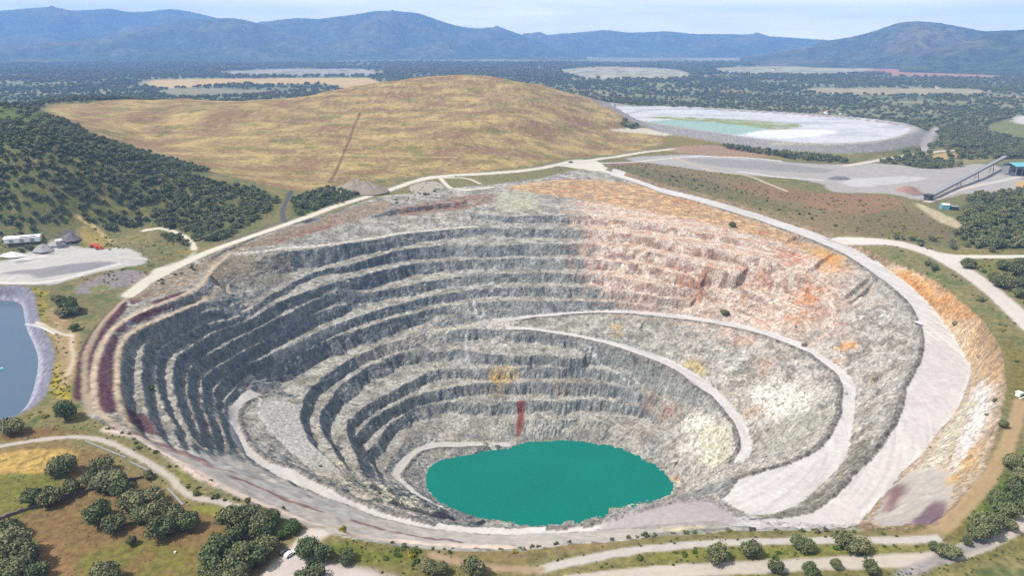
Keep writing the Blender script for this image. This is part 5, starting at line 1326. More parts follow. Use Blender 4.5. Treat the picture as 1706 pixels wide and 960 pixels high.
# ------------------------------------------------------------------ shrubs on the verges
def along(pts, n, spread):
    p = hpts(pts); s = np.concatenate([[0], np.cumsum(np.hypot(*np.diff(p, axis=0).T))])
    u = rng.uniform(0, s[-1], n)
    return np.stack([np.interp(u, s, p[:, 0]), np.interp(u, s, p[:, 1])], 1) + rng.normal(0, spread, (n, 2))
SHR = [([(640, 905), (760, 918), (880, 915), (980, 903), (1100, 892), (1250, 884), (1400, 885), (1500, 888)], 46, 2.2, 3.0, SHRUB, 'shrub', 'low green shrub on the near lip of the pit', 'shrubs on the near pit lip'),
       ([(160, 700), (230, 735), (300, 780), (370, 835), (450, 870), (560, 900)], 26, 2.5, 2.6, SHRUB, 'shrub', 'scrubby bush on the left near edge of the pit', 'bushes on the left near edge'),
       ([(1560, 890), (1610, 860), (1640, 820), (1670, 770), (1690, 720)], 22, 4.0, 4.0, SHRUB_G, 'shrub', 'green shrub along the outer side of the brown track', 'shrubs along the brown track'),
       ([(600, 930), (680, 935), (760, 930), (560, 915)], 16, 4.0, 3.2, SHRUB_G, 'shrub', 'green shrub on the verge right of the parking area', 'shrubs right of the parking area'),
       ([(1000, 935), (1150, 925), (1300, 916), (1450, 918), (1560, 925)], 24, 3.0, 2.6, SHRUB_G, 'shrub', 'bright green shrub on the grass strip between the two bottom roads', 'shrubs between the bottom roads'),
       ([(0, 482), (60, 484), (70, 500), (70, 530)], 18, 1.2, 2.2, BROOM, 'broom_bush', 'yellow flowering broom along the top of the pond', 'broom along the pond top'),
       ([(90, 612), (95, 640), (105, 655)], 22, 2.4, 2.6, BROOM, 'broom_bush', 'yellow flowering broom between pond and dark terraces', 'broom between pond and terraces'),
       ([(70, 680), (50, 695), (130, 700), (100, 690)], 9, 3.0, 3.2, BROOM, 'broom_bush', 'yellow green broom beside the pond bank oaks', 'broom beside the pond oaks'),
       ([(1440, 358), (1470, 366), (1510, 372), (1480, 385), (1540, 395)], 14, 8.0, 4.5, BROOM, 'broom_bush', 'yellow green broom on the brown slope above the fork', 'broom above the road fork'),
       ([(205, 395), (150, 378), (180, 405), (240, 425)], 14, 5.0, 3.4, BROOM, 'broom_bush', 'yellow broom around the left gravel yard', 'broom around the left yard'),
       ([(660, 336), (700, 328), (740, 318), (720, 312)], 14, 5.0, 5.0, SHRUB, 'shrub', 'dark bush beside the small loop road on the far rim', 'bushes on the far rim'),
       ([(262, 470), (300, 452), (330, 440), (240, 484)], 12, 2.5, 3.4, SHRUB, 'shrub', 'dark bush below the pale rim road on the left', 'bushes below the rim road'),
       ([(540, 780), (580, 800), (620, 815), (650, 830)], 12, 3.0, 2.4, SHRUB, 'shrub', 'small bush on the pale slope above the lowest road', 'bushes above the lowest road'),
       ([(1650, 440), (1690, 500), (1700, 540)], 10, 6.0, 4.0, SHRUB_G, 'shrub', 'green bush beyond the wide right road', 'bushes beyond the right road')]
for pts, n, spread, w_, ms, nm, lab, grp in SHR:
    for (x, y) in along(pts, n, spread):
        c = cls_at(np.array([[x, y]]))
        if c[0][0] in (3, 10): continue
        bush(x, y, w_ * random.uniform(0.6, 1.35), lab, grp, ms, nm)
for px, py, wpx, ms, nm, lab in [(572, 881, 18, BROOM, 'broom_bush', 'round orange yellow broom on the lip above the near slope'), (686, 920, 18, BROOM, 'broom_bush', 'bright yellow broom on the verge below the lake'),
                                 (857, 918, 12, BROOM, 'broom_bush', 'small yellow broom where the narrow tracks meet'), (252, 645, 15, SHRUB_G, 'shrub', 'green bush growing on the uppermost left bench'),
                                 (1659, 666, 14, SHRUB, 'shrub', 'dark dome of a bush above the grey strip on the right bank'), (1644, 690, 10, SHRUB, 'shrub', 'smaller dark bush on the right bank below the dome'),
                                 (329, 820, 15, SHRUB, 'shrub', 'dark bush where the grey track bends above the grove'), (473, 846, 9, SHRUB, 'shrub', 'tiny dark bush alone on the near left slope lip'),
                                 (360, 826, 13, SHRUB, 'shrub', 'brownish bush beside the end of the grey track'), (412, 832, 15, SHRUB, 'shrub', 'wide brown bush above the wide oak'),
                                 (1440, 735, 5, SHRUB, 'shrub', 'speck of a bush on the inner right slope'), (1550, 745, 6, SHRUB, 'shrub', 'small bush at the foot of the white strip')]:
    p = hit([px], [py + wpx * 0.3])[0]; z = float(height(p[:1], p[1:])[0])
    bush(p[0], p[1], wpx * zc_of(p[0], p[1], z) / F, lab, None, ms, nm, 1.2)

# ------------------------------------------------------------------ ground cover: weeds and small scrub too many to count
def cover(n, poly_px, wmin, wmax, out):
    p = hpts(poly_px); lo, hi = p.min(0), p.max(0)
    q = rng.uniform(lo, hi, (n, 2)); q = q[poly_sd(p, q[:, 0], q[:, 1]) < 0]
    c_, l_, t_ = cls_at(q)
    g_ = fbm(q[:, 0] / 16, q[:, 1] / 16, 3, 181) > -0.12
    q = q[(c_ == 0) & (t_ < 0) & g_]
    out.append((q, rng.uniform(wmin, wmax, len(q))))
cv = []
cover(2600, [(560, 898), (700, 914), (900, 916), (1100, 893), (1500, 889), (1590, 872), (1706, 750), (1706, 965), (560, 965)], 0.5, 1.5, cv)
cover(900, [(0, 700), (150, 700), (300, 775), (460, 872), (560, 900), (500, 920), (300, 850), (150, 730), (0, 735)], 0.5, 1.4, cv)
cover(1500, [(0, 740), (160, 740), (300, 840), (440, 900), (430, 960), (0, 960)], 0.3, 0.7, cv)
cover(2600, [(1000, 266), (1120, 262), (1300, 318), (1480, 330), (1610, 390), (1706, 430), (1706, 640), (1650, 520), (1470, 415), (1330, 370), (1190, 330), (1040, 292)], 1.2, 3.4, cv)
cover(900, [(90, 495), (140, 545), (125, 660), (95, 670), (90, 600)], 0.6, 1.7, cv)
cover(900, [(560, 343), (690, 296), (940, 272), (990, 290), (830, 308), (600, 340)], 1.0, 2.6, cv)
cover(900, [(0, 385), (330, 400), (250, 470), (120, 480), (0, 440)], 1.0, 2.4, cv)
cq = np.concatenate([c[0] for c in cv]); cw = np.concatenate([c[1] for c in cv])
cz = height(cq[:, 0], cq[:, 1])
sp_ = []
for me in (SHRUB[0], SHRUB[1], SHRUB_G[0]):
    for o in bpy.data.objects:
        if o.data == me: sp_.append(o); break
scatter_trees('undergrowth', np.concatenate([cq, cz[:, None]], 1), cw, sp_, 'low weeds and scrub dotted over the verges and slopes', 9)
bpy.data.objects['undergrowth']['category'] = 'undergrowth'

# ------------------------------------------------------------------ built things
import bmesh
from mathutils import Vector, Matrix
_mats = {}
def paintm(name, col, rough=0.6, metal=0.0):
    if name in _mats: return _mats[name]
    m, nt, b = new_mat(name, rough, 0.3)
    tc = nt.nodes.new('ShaderNodeTexCoord'); n = nt.nodes.new('ShaderNodeTexNoise'); n.inputs['Scale'].default_value = 1.3; n.inputs['Detail'].default_value = 5
    mr = nt.nodes.new('ShaderNodeMapRange'); mr.inputs[1].default_value = 0.3; mr.inputs[2].default_value = 0.7; mr.inputs[3].default_value = 0.78; mr.inputs[4].default_value = 1.1
    v = nt.nodes.new('ShaderNodeVectorMath'); v.operation = 'SCALE'; v.inputs[0].default_value = col
    nt.links.new(tc.outputs['Object'], n.inputs['Vector']); nt.links.new(n.outputs['Fac'], mr.inputs[0]); nt.links.new(mr.outputs[0], v.inputs['Scale']); nt.links.new(v.outputs[0], b.inputs['Base Color'])
    b.inputs['Metallic'].default_value = metal
    _mats[name] = m
    return m
WHITE_ = paintm('white_paint', (0.75, 0.74, 0.72)); RED_ = paintm('red_paint', (0.55, 0.09, 0.05)); TEAL = paintm('teal_sheet', (0.12, 0.36, 0.40)); STEEL = paintm('grey_steel', (0.30, 0.30, 0.31), 0.5, 0.4)
DARK = paintm('dark_steel', (0.06, 0.06, 0.065)); GLASS = paintm('dark_glass', (0.02, 0.025, 0.03), 0.1); RUBBER = paintm('black_rubber', (0.02, 0.02, 0.02)); RUST = paintm('rusty_gallery', (0.24, 0.17, 0.13))
CONC = paintm('pale_concrete', (0.55, 0.53, 0.50)); STONE = paintm('dry_stone', (0.13, 0.11, 0.09), 0.95); TILE = paintm('roof_tile', (0.36, 0.17, 0.11), 0.9); PLASTER = paintm('lime_plaster', (0.72, 0.70, 0.66), 0.9); CYAN = paintm('cyan_float', (0.10, 0.50, 0.52))
BLUEGREY = paintm('solar_panel', (0.06, 0.08, 0.14), 0.3)

class MB:
    def __init__(self): self.v = []; self.f = []
    def box(self, c, s, rz=0.0, top=None):
        """box with centre of its base c and size s; top scales the upper face"""
        o = len(self.v); tx, ty = top or (1, 1); ca, sa = math.cos(rz), math.sin(rz)
        for z, kx, ky in ((0, 1, 1), (s[2], tx, ty)):
            for a, b in ((-1, -1), (1, -1), (1, 1), (-1, 1)):
                x_, y_ = a * s[0] / 2 * kx, b * s[1] / 2 * ky
                self.v.append((c[0] + x_ * ca - y_ * sa, c[1] + x_ * sa + y_ * ca, c[2] + z))
        self.f += [(o, o + 3, o + 2, o + 1), (o + 4, o + 5, o + 6, o + 7)] + [(o + i, o + (i + 1) % 4, o + 4 + (i + 1) % 4, o + 4 + i) for i in range(4)]
        return self
    def beam(self, a, b, w_, h_):
        a = Vector(a); b = Vector(b); d = (b - a).normalized(); sd = d.cross(Vector((0, 0, 1)))
        sd = sd.normalized() if sd.length > 1e-4 else Vector((1, 0, 0)); up = sd.cross(d).normalized(); o = len(self.v)
        for p in (a, b):
            for i_, j_ in ((-1, -1), (1, -1), (1, 1), (-1, 1)): self.v.append(tuple(p + sd * (i_ * w_ / 2) + up * (j_ * h_ / 2)))
        self.f += [(o, o + 1, o + 2, o + 3), (o + 7, o + 6, o + 5, o + 4)] + [(o + i, o + 4 + i, o + 4 + (i + 1) % 4, o + (i + 1) % 4) for i in range(4)]
        return self
    def wheel(self, c, r, w_, n=12):
        o = len(self.v)
        for s_ in (-1, 1):
            for k in range(n): self.v.append((c[0] + r * math.cos(2 * math.pi * k / n), c[1] + s_ * w_ / 2, c[2] + r * math.sin(2 * math.pi * k / n)))
        self.f += [tuple(range(o, o + n)), tuple(range(o + 2 * n - 1, o + n - 1, -1))] + [(o + k, o + n + k, o + n + (k + 1) % n, o + (k + 1) % n) for k in range(n)]
        return self
    def prism(self, prof, y0, y1, x=0):
        """profile in x,z pushed from y0 to y1"""
        o = len(self.v); n = len(prof)
        for y_ in (y0, y1):
            for p in prof: self.v.append((p[0], y_, p[1]))
        self.f += [tuple(range(o, o + n)), tuple(range(o + 2 * n - 1, o + n - 1, -1))] + [(o + i, o + n + i, o + n + (i + 1) % n, o + (i + 1) % n) for i in range(n)]
        return self
    def gable(self, c, s, over=0.3, th=0.25):
        """two pitched roof slabs over a rectangle: c base centre at the eaves, s = length x, width y, rise"""
        L_, W__, H_ = s[0] / 2 + over, s[1] / 2 + over, s[2]
        for sg in (-1, 1):
            o = len(self.v)
            for dz_ in (0, th):
                self.v += [(c[0] - L_, c[1] + sg * W__, c[2] + dz_), (c[0] + L_, c[1] + sg * W__, c[2] + dz_), (c[0] + L_, c[1], c[2] + H_ + dz_), (c[0] - L_, c[1], c[2] + H_ + dz_)]
            self.f += [(o, o + 1, o + 2, o + 3), (o + 4, o + 7, o + 6, o + 5), (o, o + 4, o + 5, o + 1), (o + 1, o + 5, o + 6, o + 2), (o + 3, o + 2, o + 6, o + 7), (o, o + 3, o + 7, o + 4)]
        return self
    def build(self, name, mat, parent=None):
        me = bpy.data.meshes.new(name); me.from_pydata(self.v, [], self.f); me.materials.append(mat)
        bm = bmesh.new(); bm.from_mesh(me); bmesh.ops.recalc_face_normals(bm, faces=bm.faces); bm.to_mesh(me); bm.free(); me.update()
        o = bpy.data.objects.new(name, me); COL.objects.link(o)
        if parent: o.parent = parent
        return o
def empty(name, p, rz=0.0, sc=1.0):
    o = bpy.data.objects.new(name, None); COL.objects.link(o); o.location = p; o.rotation_euler = (0, 0, rz); o.scale = (sc,) * 3
    return o
def gp(px, py, dz=0.0):
    p = hit([px], [py])[0]; z = float(height(p[:1], p[1:])[0])
    return Vector((p[0], p[1], z + dz))

def car(px, py, rz, label, mat, pickup=False, sc=1.0):
    r = empty('pickup_truck' if pickup else 'parked_car', gp(px, py), rz, sc)
    if pickup: prof = [(-2.5, .55), (2.5, .55), (2.5, 1.05), (1.3, 1.15), (.75, 1.75), (-.6, 1.75), (-.75, 1.15), (-2.5, 1.1)]
    else: prof = [(-2.1, .45), (2.1, .45), (2.15, .85), (1.1, 1.0), (.5, 1.5), (-1.4, 1.5), (-2.0, 1.0)]
    MB().prism(prof, -.87, .87).build('body', mat, r)
    x0, x1 = (-.55, .78) if pickup else (-1.35, .55)
    wn = MB()
    for sg in (-1, 1): wn.box(((x0 + x1) / 2, sg * .87, 1.08), (x1 - x0 - .3, .03, .38), 0, (.7, 1))
    wn.build('window', GLASS, r)
    MB().beam((x1 + .42, 0, 1.12), (x1 + .06, 0, 1.48), 1.5, .03).build('windscreen', GLASS, r)
    for sx_ in (-1.35, 1.35):
        for sy_ in (-.8, .8): MB().wheel((sx_, sy_, .36), .36, .22).build('wheel', RUBBER, r)
    return tag(r, label, 'truck' if pickup else 'car')
car(483, 926, 0.9, 'white car parked on the pale track between the oaks', WHITE_, sc=1.1)
car(474, 922, 0.9, 'dark car parked beside the white one between the oaks', DARK)
car(951, 271, 0.4, 'dark vehicle at the junction of the rim road and haul road', DARK, sc=1.8)
car(1530, 540, 2.0, 'white pickup truck on the wide haul road at right', WHITE_, True, sc=1.25)

# conveyor of the plant
a_ = gp(1546, 333); b_ = gp(1672, 276)
top_ = b_ + Vector((0, 0, 15)); lowp = a_ + Vector((0, 0, 3))
r = empty('conveyor', a_); d_ = top_ - a_
def loc(p): return tuple(Vector(p) - a_)
MB().beam(loc(lowp), loc(top_), 4.4, 2.8).build('gallery', RUST, r)
MB().beam(loc(lowp + Vector((0, 0, 2.0))), loc(top_ + Vector((0, 0, 2.0))), 5.8, .35).build('roof', STEEL, r)
for t_ in (0.35, 0.58, 0.8):
    p_ = lowp.lerp(top_, t_); g_ = float(height(np.array([p_.x]), np.array([p_.y]))[0])
    MB().beam((p_.x - a_.x - 4, p_.y - a_.y, g_ - a_.z), (p_.x - a_.x - 1.2, p_.y - a_.y, p_.z - a_.z - 1.5), .9, .9).beam((p_.x - a_.x + 4, p_.y - a_.y, g_ - a_.z), (p_.x - a_.x + 1.2, p_.y - a_.y, p_.z - a_.z - 1.5), .9, .9).beam((p_.x - a_.x - 3, p_.y - a_.y, g_ - a_.z + (p_.z - g_) * .35), (p_.x - a_.x + 3, p_.y - a_.y, g_ - a_.z + (p_.z - g_) * .35), .6, .6).build('trestle', STEEL, r)
MB().box((0, 0, -.3), (9, 7, 5.5), 0.5).box((0, 0, 5.2), (10, 8, 2.2), .5, (1.25, 1.25)).build('hopper', DARK, r)
tag(r, 'long rusty conveyor gallery climbing from the gravel yard to the teal shed', 'conveyor')

p_ = gp(1700, 290); r = empty('ore_shed', p_, 0.15)
MB().gable((6, 0, 15), (62, 30, 4), 1.0, .5).build('roof', TEAL, r)
MB().box((6, 7, -.5), (58, 14, 15.2)).build('wall', STEEL, r)
for k in range(6): MB().box((-22 + k * 11.2, -13, -.5), (1.0, 1.0, 15.8)).build('column', STEEL, r)
MB().box((0, -3, -.6), (50, 16, 8), 0, (.5, .15)).build('ore_pile', DARK, r)
tag(r, 'open sided ore shed with a teal roof at the right edge', 'shed')

p_ = gp(1580, 349); r = empty('workshop', p_, -0.2)
MB().box((-5, 0, -.4), (9, 8, 6.5)).build('wall', TEAL, r); MB().gable((-5, 0, 6.1), (9, 8, 1.6)).build('roof', CONC, r)
MB().box((6, -1, -.4), (8, 7, 5)).build('annex', DARK, r); MB().box((6, -1, 4.6), (8.6, 7.6, .4)).build('annex_roof', STEEL, r)
MB().box((-7, -4.02, -.1), (3.2, .1, 4)).build('door', STEEL, r)
tag(r, 'small teal workshop with a dark annex beside the conveyor', 'workshop')

p_ = gp(1697, 660); r = empty('hut', p_, 0.5)
MB().box((0, 0, -.2), (3.4, 2.6, 2.5)).build('wall', WHITE_, r); MB().box((0, 0, 2.3), (4.0, 3.2, .22)).build('roof', WHITE_, r); MB().box((.6, -1.31, 0), (.9, .06, 2.0)).build('door', DARK, r); MB().box((-.9, -1.31, 1.0), (.8, .06, .8)).build('window', GLASS, r)
MB().box((-1.5, -2.4, -.1), (5, .8, .25)).build('step', CONC, r)
tag(r, 'small white hut with a flat roof on the right bank', 'hut')

# left gravel yard
p_ = gp(40, 401); r = empty('warehouse', p_, 0.32)
MB().box((0, 0, -.5), (34, 13, 5)).build('wall', WHITE_, r); MB().gable((0, 0, 4.5), (34, 13, 1.4), .4, .3).build('roof', WHITE_, r)
MB().beam((-2, -4.6, 5.45), (14, -4.6, 5.45), 2.6, .15).build('roof_panel', BLUEGREY, r); MB().beam((-2, 3.2, 5.75), (14, 3.2, 5.75), 4.0, .15).build('roof_panel', BLUEGREY, r)
for k in range(3): MB().box((-10 + 10 * k, -6.53, -.1), (4, .1, 3.6)).build('door', STEEL, r)
tag(r, 'long low white warehouse with dark roof panels at the left edge', 'warehouse')

p_ = gp(166, 416); r = empty('screening_machine', p_, -0.25)
MB().box((0, 0, 1.0), (9, 2.6, 1.0)).build('chassis', RED_, r)
MB().box((-3.4, 0, 2.2), (3.6, 3.2, 2.2), 0, (1.35, 1.3)).build('hopper', RED_, r)
MB().box((.8, 0, 2.0), (3.2, 2.4, 2.0)).build('engine_box', RED_, r)
MB().beam((1.5, 0, 1.6), (8.5, 0, 5.2), 1.4, .5).build('boom', RED_, r)
for sg in (-1, 1): MB().beam((-3.5, sg * 1.2, .5), (2.5, sg * 1.2, .5), .7, 1.0).build('track', RUBBER, r)
tag(r, 'bright red screening machine with a hopper and boom on the gravel yard', 'machine')
p_ = gp(158, 412); r = empty('dump_truck', p_, 0.2, 1.1)
MB().box((-1.2, 0, 1.5), (5, 2.8, 1.9), 0, (1.12, 1.15)).build('body', RED_, r); MB().box((2.6, 0, 1.0), (1.9, 2.5, 2.3), 0, (.85, .95)).build('cab', RED_, r); MB().box((0, 0, .8), (7, 1.6, .6)).build('chassis', DARK, r)
MB().box((3.5, 0, 2.1), (.12, 2.0, .8)).build('windscreen', GLASS, r)
for sx_ in (-2.6, -1.2, 2.4):
    for sy_ in (-1.15, 1.15): MB().wheel((sx_, sy_, .65), .65, .5).build('wheel', RUBBER, r)
tag(r, 'red dump truck standing behind the red screening machine', 'truck')

p_ = gp(100, 411); r = empty('crusher', p_, 0.6)
MB().box((0, 0, -.3), (6, 5, 6)).build('tower', STEEL, r); MB().box((0, 0, 5.7), (4, 4, 2.2), 0, (1.6, 1.6)).build('hopper', WHITE_, r)
MB().beam((2, 0, 2.0), (13, -4, 7.5), 1.4, .6).build('conveyor', STEEL, r); MB().beam((10, -3, -.2), (10, -3, 6.0), .5, .5).build('support_leg', STEEL, r)
MB().beam((-2, 0, 4.5), (-9, 4, 0), 2.4, .5).build('loading_ramp', CONC, r)
tag(r, 'grey crusher with a white hopper beside the dark stockpile', 'crusher')

def heap(px, py, wx, wy, h_, mat, label, seed, name='gravel_heap'):
    p = gp(px, py); n, mr_ = 40, 14; v, f = [], []
    for j in range(mr_ + 1):
        for i_ in range(n):
            a = 2 * math.pi * i_ / n; rr = j / mr_; k_ = 1 + .22 * float(perlin(math.cos(a) * 1.6 + seed, math.sin(a) * 1.6, seed))
            x_, y_ = wx / 2 * rr * k_ * math.cos(a), wy / 2 * rr * k_ * math.sin(a)
            z_ = h_ * (1 - rr ** 1.35) * (1 + .25 * float(perlin(x_ / 7, y_ / 7, seed))) - .8 * rr
            v.append((x_, y_, z_))
    for j in range(mr_):
        for i_ in range(n): f.append((j * n + i_, (j + 1) * n + i_, (j + 1) * n + (i_ + 1) % n, j * n + (i_ + 1) % n))
    me = bpy.data.meshes.new(name); me.from_pydata(v, [], f); me.materials.append(mat); me.update()
    if me.polygons[60].normal.z < 0: me.flip_normals()
    o = bpy.data.objects.new(name, me); COL.objects.link(o); o.location = p
    return tag(o, label, 'heap')
GRAV = paintm('brown_gravel', (0.23, 0.19, 0.15), 0.95); GRAVG = paintm('grey_gravel', (0.27, 0.26, 0.25), 0.95); GRAVD = paintm('dark_gravel', (0.13, 0.12, 0.125), 0.95)
heap(598, 317, 84, 60, 15, GRAV, 'broad brown gravel heap at the foot of the golden hill', 3)
heap(72, 416, 24, 18, 6.5, GRAVG, 'pale grey gravel heap on the left yard', 5)
heap(118, 398, 26, 18, 7, GRAVD, 'dark gravel stockpile behind the grey crusher', 7)
heap(1398, 298, 40, 20, 5, GRAVD, 'dark ridge of gravel in the far grey yard', 9)
heap(1510, 318, 34, 20, 6, paintm('red_gravel', (0.26, 0.15, 0.12), 0.95), 'reddish gravel heap near the conveyor foot', 11)
heap(22, 425, 30, 14, 4, CONC, 'low pale heap at the left side of the left yard', 13)

def wall_along(name, pts, w_, h_, mat, label, cat, n=40):
    p = smooth_poly(hpts(pts), 2, False); s_ = np.concatenate([[0], np.cumsum(np.hypot(*np.diff(p, axis=0).T))]); q = np.linspace(0, s_[-1], n)
    X2 = np.interp(q, s_, p[:, 0]); Y2 = np.interp(q, s_, p[:, 1]); Z2 = height(X2, Y2); tx = np.gradient(X2); ty = np.gradient(Y2); l_ = np.hypot(tx, ty)
    v, f = [], []
    for i_ in range(n):
        nx_, ny_ = -ty[i_] / l_[i_], tx[i_] / l_[i_]; hh = h_ * (1 + .18 * math.sin(i_ * 2.3))
        for sg, z_ in ((-1, -.4), (-1, hh), (1, hh), (1, -.4)): v.append((X2[i_] + sg * nx_ * w_ / 2, Y2[i_] + sg * ny_ * w_ / 2, Z2[i_] + z_))
    for i_ in range(n - 1):
        for k in range(4): f.append((i_ * 4 + k, i_ * 4 + (k + 1) % 4, (i_ + 1) * 4 + (k + 1) % 4, (i_ + 1) * 4 + k))
    f += [(0, 1, 2, 3), tuple((n - 1) * 4 + k for k in (3, 2, 1, 0))]
    me = bpy.data.meshes.new(name); me.from_pydata(v, [], f); me.materials.append(mat)
    bm = bmesh.new(); bm.from_mesh(me); bmesh.ops.recalc_face_normals(bm, faces=bm.faces); bm.to_mesh(me); bm.free(); me.update()
    o = bpy.data.objects.new(name, me); COL.objects.link(o)
    return tag(o, label, cat)
wall_along('stone_wall', [(-10, 870), (40, 852), (100, 834), (170, 812), (230, 799), (256, 792)], .9, 1.5, STONE, 'dark dry stone wall crossing the meadow through the grove', 'wall')
wall_along('concrete_channel', [(142, 736), (175, 750), (210, 764)], .7, .5, STEEL, 'upper piece of the thin pale channel beside the grey track', 'channel', 16)
wall_along('concrete_channel', [(217, 771), (240, 782), (259, 791)], .7, .5, STEEL, 'lower piece of the thin pale channel ending at the stone wall', 'channel', 16)
wall_along('concrete_channel', [(279, 815), (290, 826), (305, 843)], .9, .5, STEEL, 'short curved pale channel between grove and grey track', 'channel', 16)
wall_along('water_pipe', [(36, 541), (60, 545), (92, 558)], 1.0, .8, CONC, 'pale pipe laid over the pond bank', 'pipe', 16)

p_ = gp(5, 622); r = empty('float', Vector((p_.x, p_.y, POND_W)), 0.4)
MB().box((0, 0, -.1), (3.0, 1.6, .7), 0, (.9, .85)).build('pontoon', CYAN, r); MB().box((0, 0, .6), (1.0, .8, .8)).build('pump', WHITE_, r)
tag(r, 'small cyan float on the blue pond', 'float')

def boulder(px, py, w_, label, mat, seed):
    p = gp(px, py); bm = bmesh.new(); bmesh.ops.create_icosphere(bm, subdivisions=3, radius=w_ / 2)
    for v in bm.verts:
        k_ = 1 + .35 * float(perlin(v.co.x / w_ * 2.2 + seed, v.co.y / w_ * 2.2 + v.co.z / w_ * 1.7, seed)); v.co *= k_; v.co.z *= .75
    me = bpy.data.meshes.new('boulder'); bm.to_mesh(me); bm.free(); me.materials.append(mat)
    o = bpy.data.objects.new('boulder', me); COL.objects.link(o); o.location = p + Vector((0, 0, w_ * .22))
    return tag(o, label, 'boulder')
boulder(1340, 577, 5, 'dark boulder on the outer edge of the inner haul road', STONE, 1)
boulder(1591, 541, 4.5, 'dark boulder at the foot of the orange bank', STONE, 2)
boulder(1631, 595, 3.2, 'reddish boulder on the cream slope below the orange bank', RUST, 3)
boulder(1458, 634, 5, 'grey boulder on the slope between the two right haul roads', STONE, 4)
boulder(1326, 546, 3.4, 'small dark boulder under the rusty patch', STONE, 5)
boulder(1409, 657, 3.2, 'grey boulder lying in the middle of the inner right road', GRAVG, 6)
boulder(292, 922, 1.2, 'small white stone lying on the meadow', CONC, 7)

for px, py, sc_, lab in [(1378, 189, 1.5, 'white farmhouse at the edge of the plain behind the tailings dam'), (1398, 190, 1.3, 'smaller farmhouse right of the one behind the tailings dam'), (1290, 117, 2.2, 'pale farmstead in the clearing below the right mountain'),
                         (1560, 147, 1.8, 'farmhouse beside the pale strip of field at right'), (130, 67, 4.0, 'distant white building on the plain under the left ridge'), (1680, 122, 2.6, 'pale building at the edge of the reddish field')]:
    p_ = gp(px, py); r = empty('farmhouse', p_, 0.3 + px % 7 * .2, sc_)
    MB().box((0, 0, -.5), (14, 8, 4.5)).build('wall', PLASTER, r); MB().gable((0, 0, 4.0), (14, 8, 1.9)).build('roof', TILE, r); MB().box((3, -4.03, -.1), (1.4, .1, 2.3)).build('door', DARK, r); MB().box((-3, -4.03, 1.0), (1.4, .1, 1.2)).build('window', GLASS, r)
    tag(r, lab, 'house')

# ------------------------------------------------------------------ light, sky, air
SUN = np.array([-0.57, -0.12, 0.81]); SUN /= np.linalg.norm(SUN)
el = math.asin(SUN[2]); az = math.atan2(SUN[0], SUN[1])
w = bpy.data.worlds.new('World'); scene.world = w; w.use_nodes = True
nt = w.node_tree; bg = nt.nodes['Background']
sky = nt.nodes.new('ShaderNodeTexSky'); sky.sky_type = 'NISHITA'; sky.sun_disc = False
sky.sun_elevation = el; sky.sun_rotation = az; sky.altitude = 300; sky.air_density = 1.0; sky.dust_density = 0.6; sky.ozone_density = 1.5
tc = nt.nodes.new('ShaderNodeTexCoord')
mp = nt.nodes.new('ShaderNodeMapping'); mp.inputs['Scale'].default_value = (2.2, 2.2, 22.0)
cn = nt.nodes.new('ShaderNodeTexNoise'); cn.inputs['Scale'].default_value = 1.6; cn.inputs['Detail'].default_value = 6; cn.inputs['Roughness'].default_value = 0.55
cr = nt.nodes.new('ShaderNodeMapRange'); cr.inputs[1].default_value = 0.38; cr.inputs[2].default_value = 0.7; cr.inputs[3].default_value = 0.45; cr.inputs[4].default_value = 1.0
mx = nt.nodes.new('ShaderNodeMix'); mx.data_type = 'RGBA'; mx.inputs[7].default_value = (13.5, 12.4, 9.0, 1)
sx = nt.nodes.new('ShaderNodeSeparateXYZ'); zr = nt.nodes.new('ShaderNodeMapRange'); zr.inputs[1].default_value = 0.02; zr.inputs[2].default_value = 0.22; zr.inputs[3].default_value = 1.0; zr.inputs[4].default_value = 0.34
ml = nt.nodes.new('ShaderNodeMath'); ml.operation = 'MULTIPLY'
L = nt.links.new
L(tc.outputs['Generated'], mp.inputs['Vector']); L(mp.outputs[0], cn.inputs['Vector']); L(cn.outputs['Fac'], cr.inputs[0])
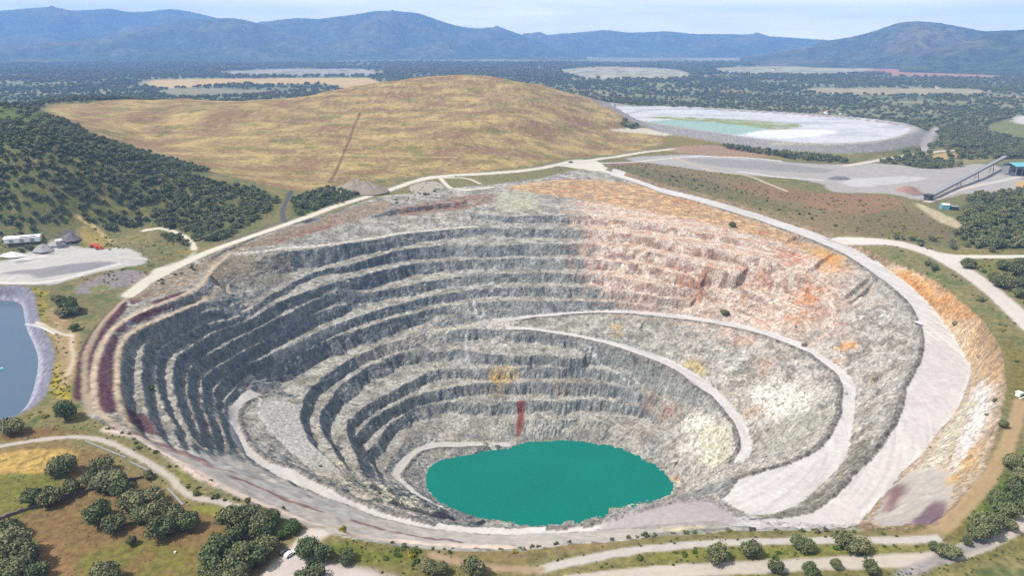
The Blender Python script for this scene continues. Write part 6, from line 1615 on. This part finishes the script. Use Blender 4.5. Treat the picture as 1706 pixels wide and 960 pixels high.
L(tc.outputs['Generated'], sx.inputs[0]); L(sx.outputs['Z'], zr.inputs[0]); L(cr.outputs[0], ml.inputs[0]); L(zr.outputs[0], ml.inputs[1])
L(ml.outputs[0], mx.inputs[0]); L(sky.outputs[0], mx.inputs[6]); L(mx.outputs[2], bg.inputs['Color'])
bg.inputs['Strength'].default_value = 0.125
sl = bpy.data.lights.new('sun', 'SUN'); sl.energy = 4.95; sl.angle = math.radians(0.53); sl.color = (1.0, 0.955, 0.88)
so = bpy.data.objects.new('sun', sl); COL.objects.link(so)
import mathutils
so.rotation_euler = mathutils.Vector((-SUN[0], -SUN[1], -SUN[2])).to_track_quat('-Z', 'Y').to_euler()

HAZE_D = 8e-5
def haze():
    x0, x1, y0, y1, z0, z1 = -26000, 26000, -3000, 17600, LAKE_Z - 40, 1000
    v = [(x, y, z) for z in (z0, z1) for y in (y0, y1) for x in (x0, x1)]
    f = [(0, 2, 3, 1), (4, 5, 7, 6), (0, 1, 5, 4), (2, 6, 7, 3), (0, 4, 6, 2), (1, 3, 7, 5)]
    me = bpy.data.meshes.new('haze'); me.from_pydata(v, [], f); me.update()
    m = bpy.data.materials.new('pale_air'); m.use_nodes = True; n = m.node_tree
    n.nodes.remove(n.nodes['Principled BSDF'])
    pv = n.nodes.new('ShaderNodeVolumePrincipled'); pv.inputs['Color'].default_value = (0.28, 0.50, 1.0, 1); pv.inputs['Density'].default_value = HAZE_D
    pv.inputs['Anisotropy'].default_value = 0.0
    n.links.new(pv.outputs[0], n.nodes['Material Output'].inputs['Volume'])
    me.materials.append(m)
    o = bpy.data.objects.new('haze', me); COL.objects.link(o)
    tag(o, 'thin blue haze filling the air over the whole valley', 'haze', kind='stuff')
haze()

vs = scene.view_settings
scene.display_settings.display_device = 'sRGB'
vs.view_transform = 'Standard'; vs.look = 'None'; vs.exposure = 0.42; vs.gamma = 1.0; vs.use_curve_mapping = False
cy = scene.cycles
cy.use_denoising = False
cy.use_adaptive_sampling = False
cy.max_bounces = 4; cy.diffuse_bounces = 2; cy.glossy_bounces = 2; cy.transmission_bounces = 2; cy.volume_bounces = 1; cy.transparent_max_bounces = 4
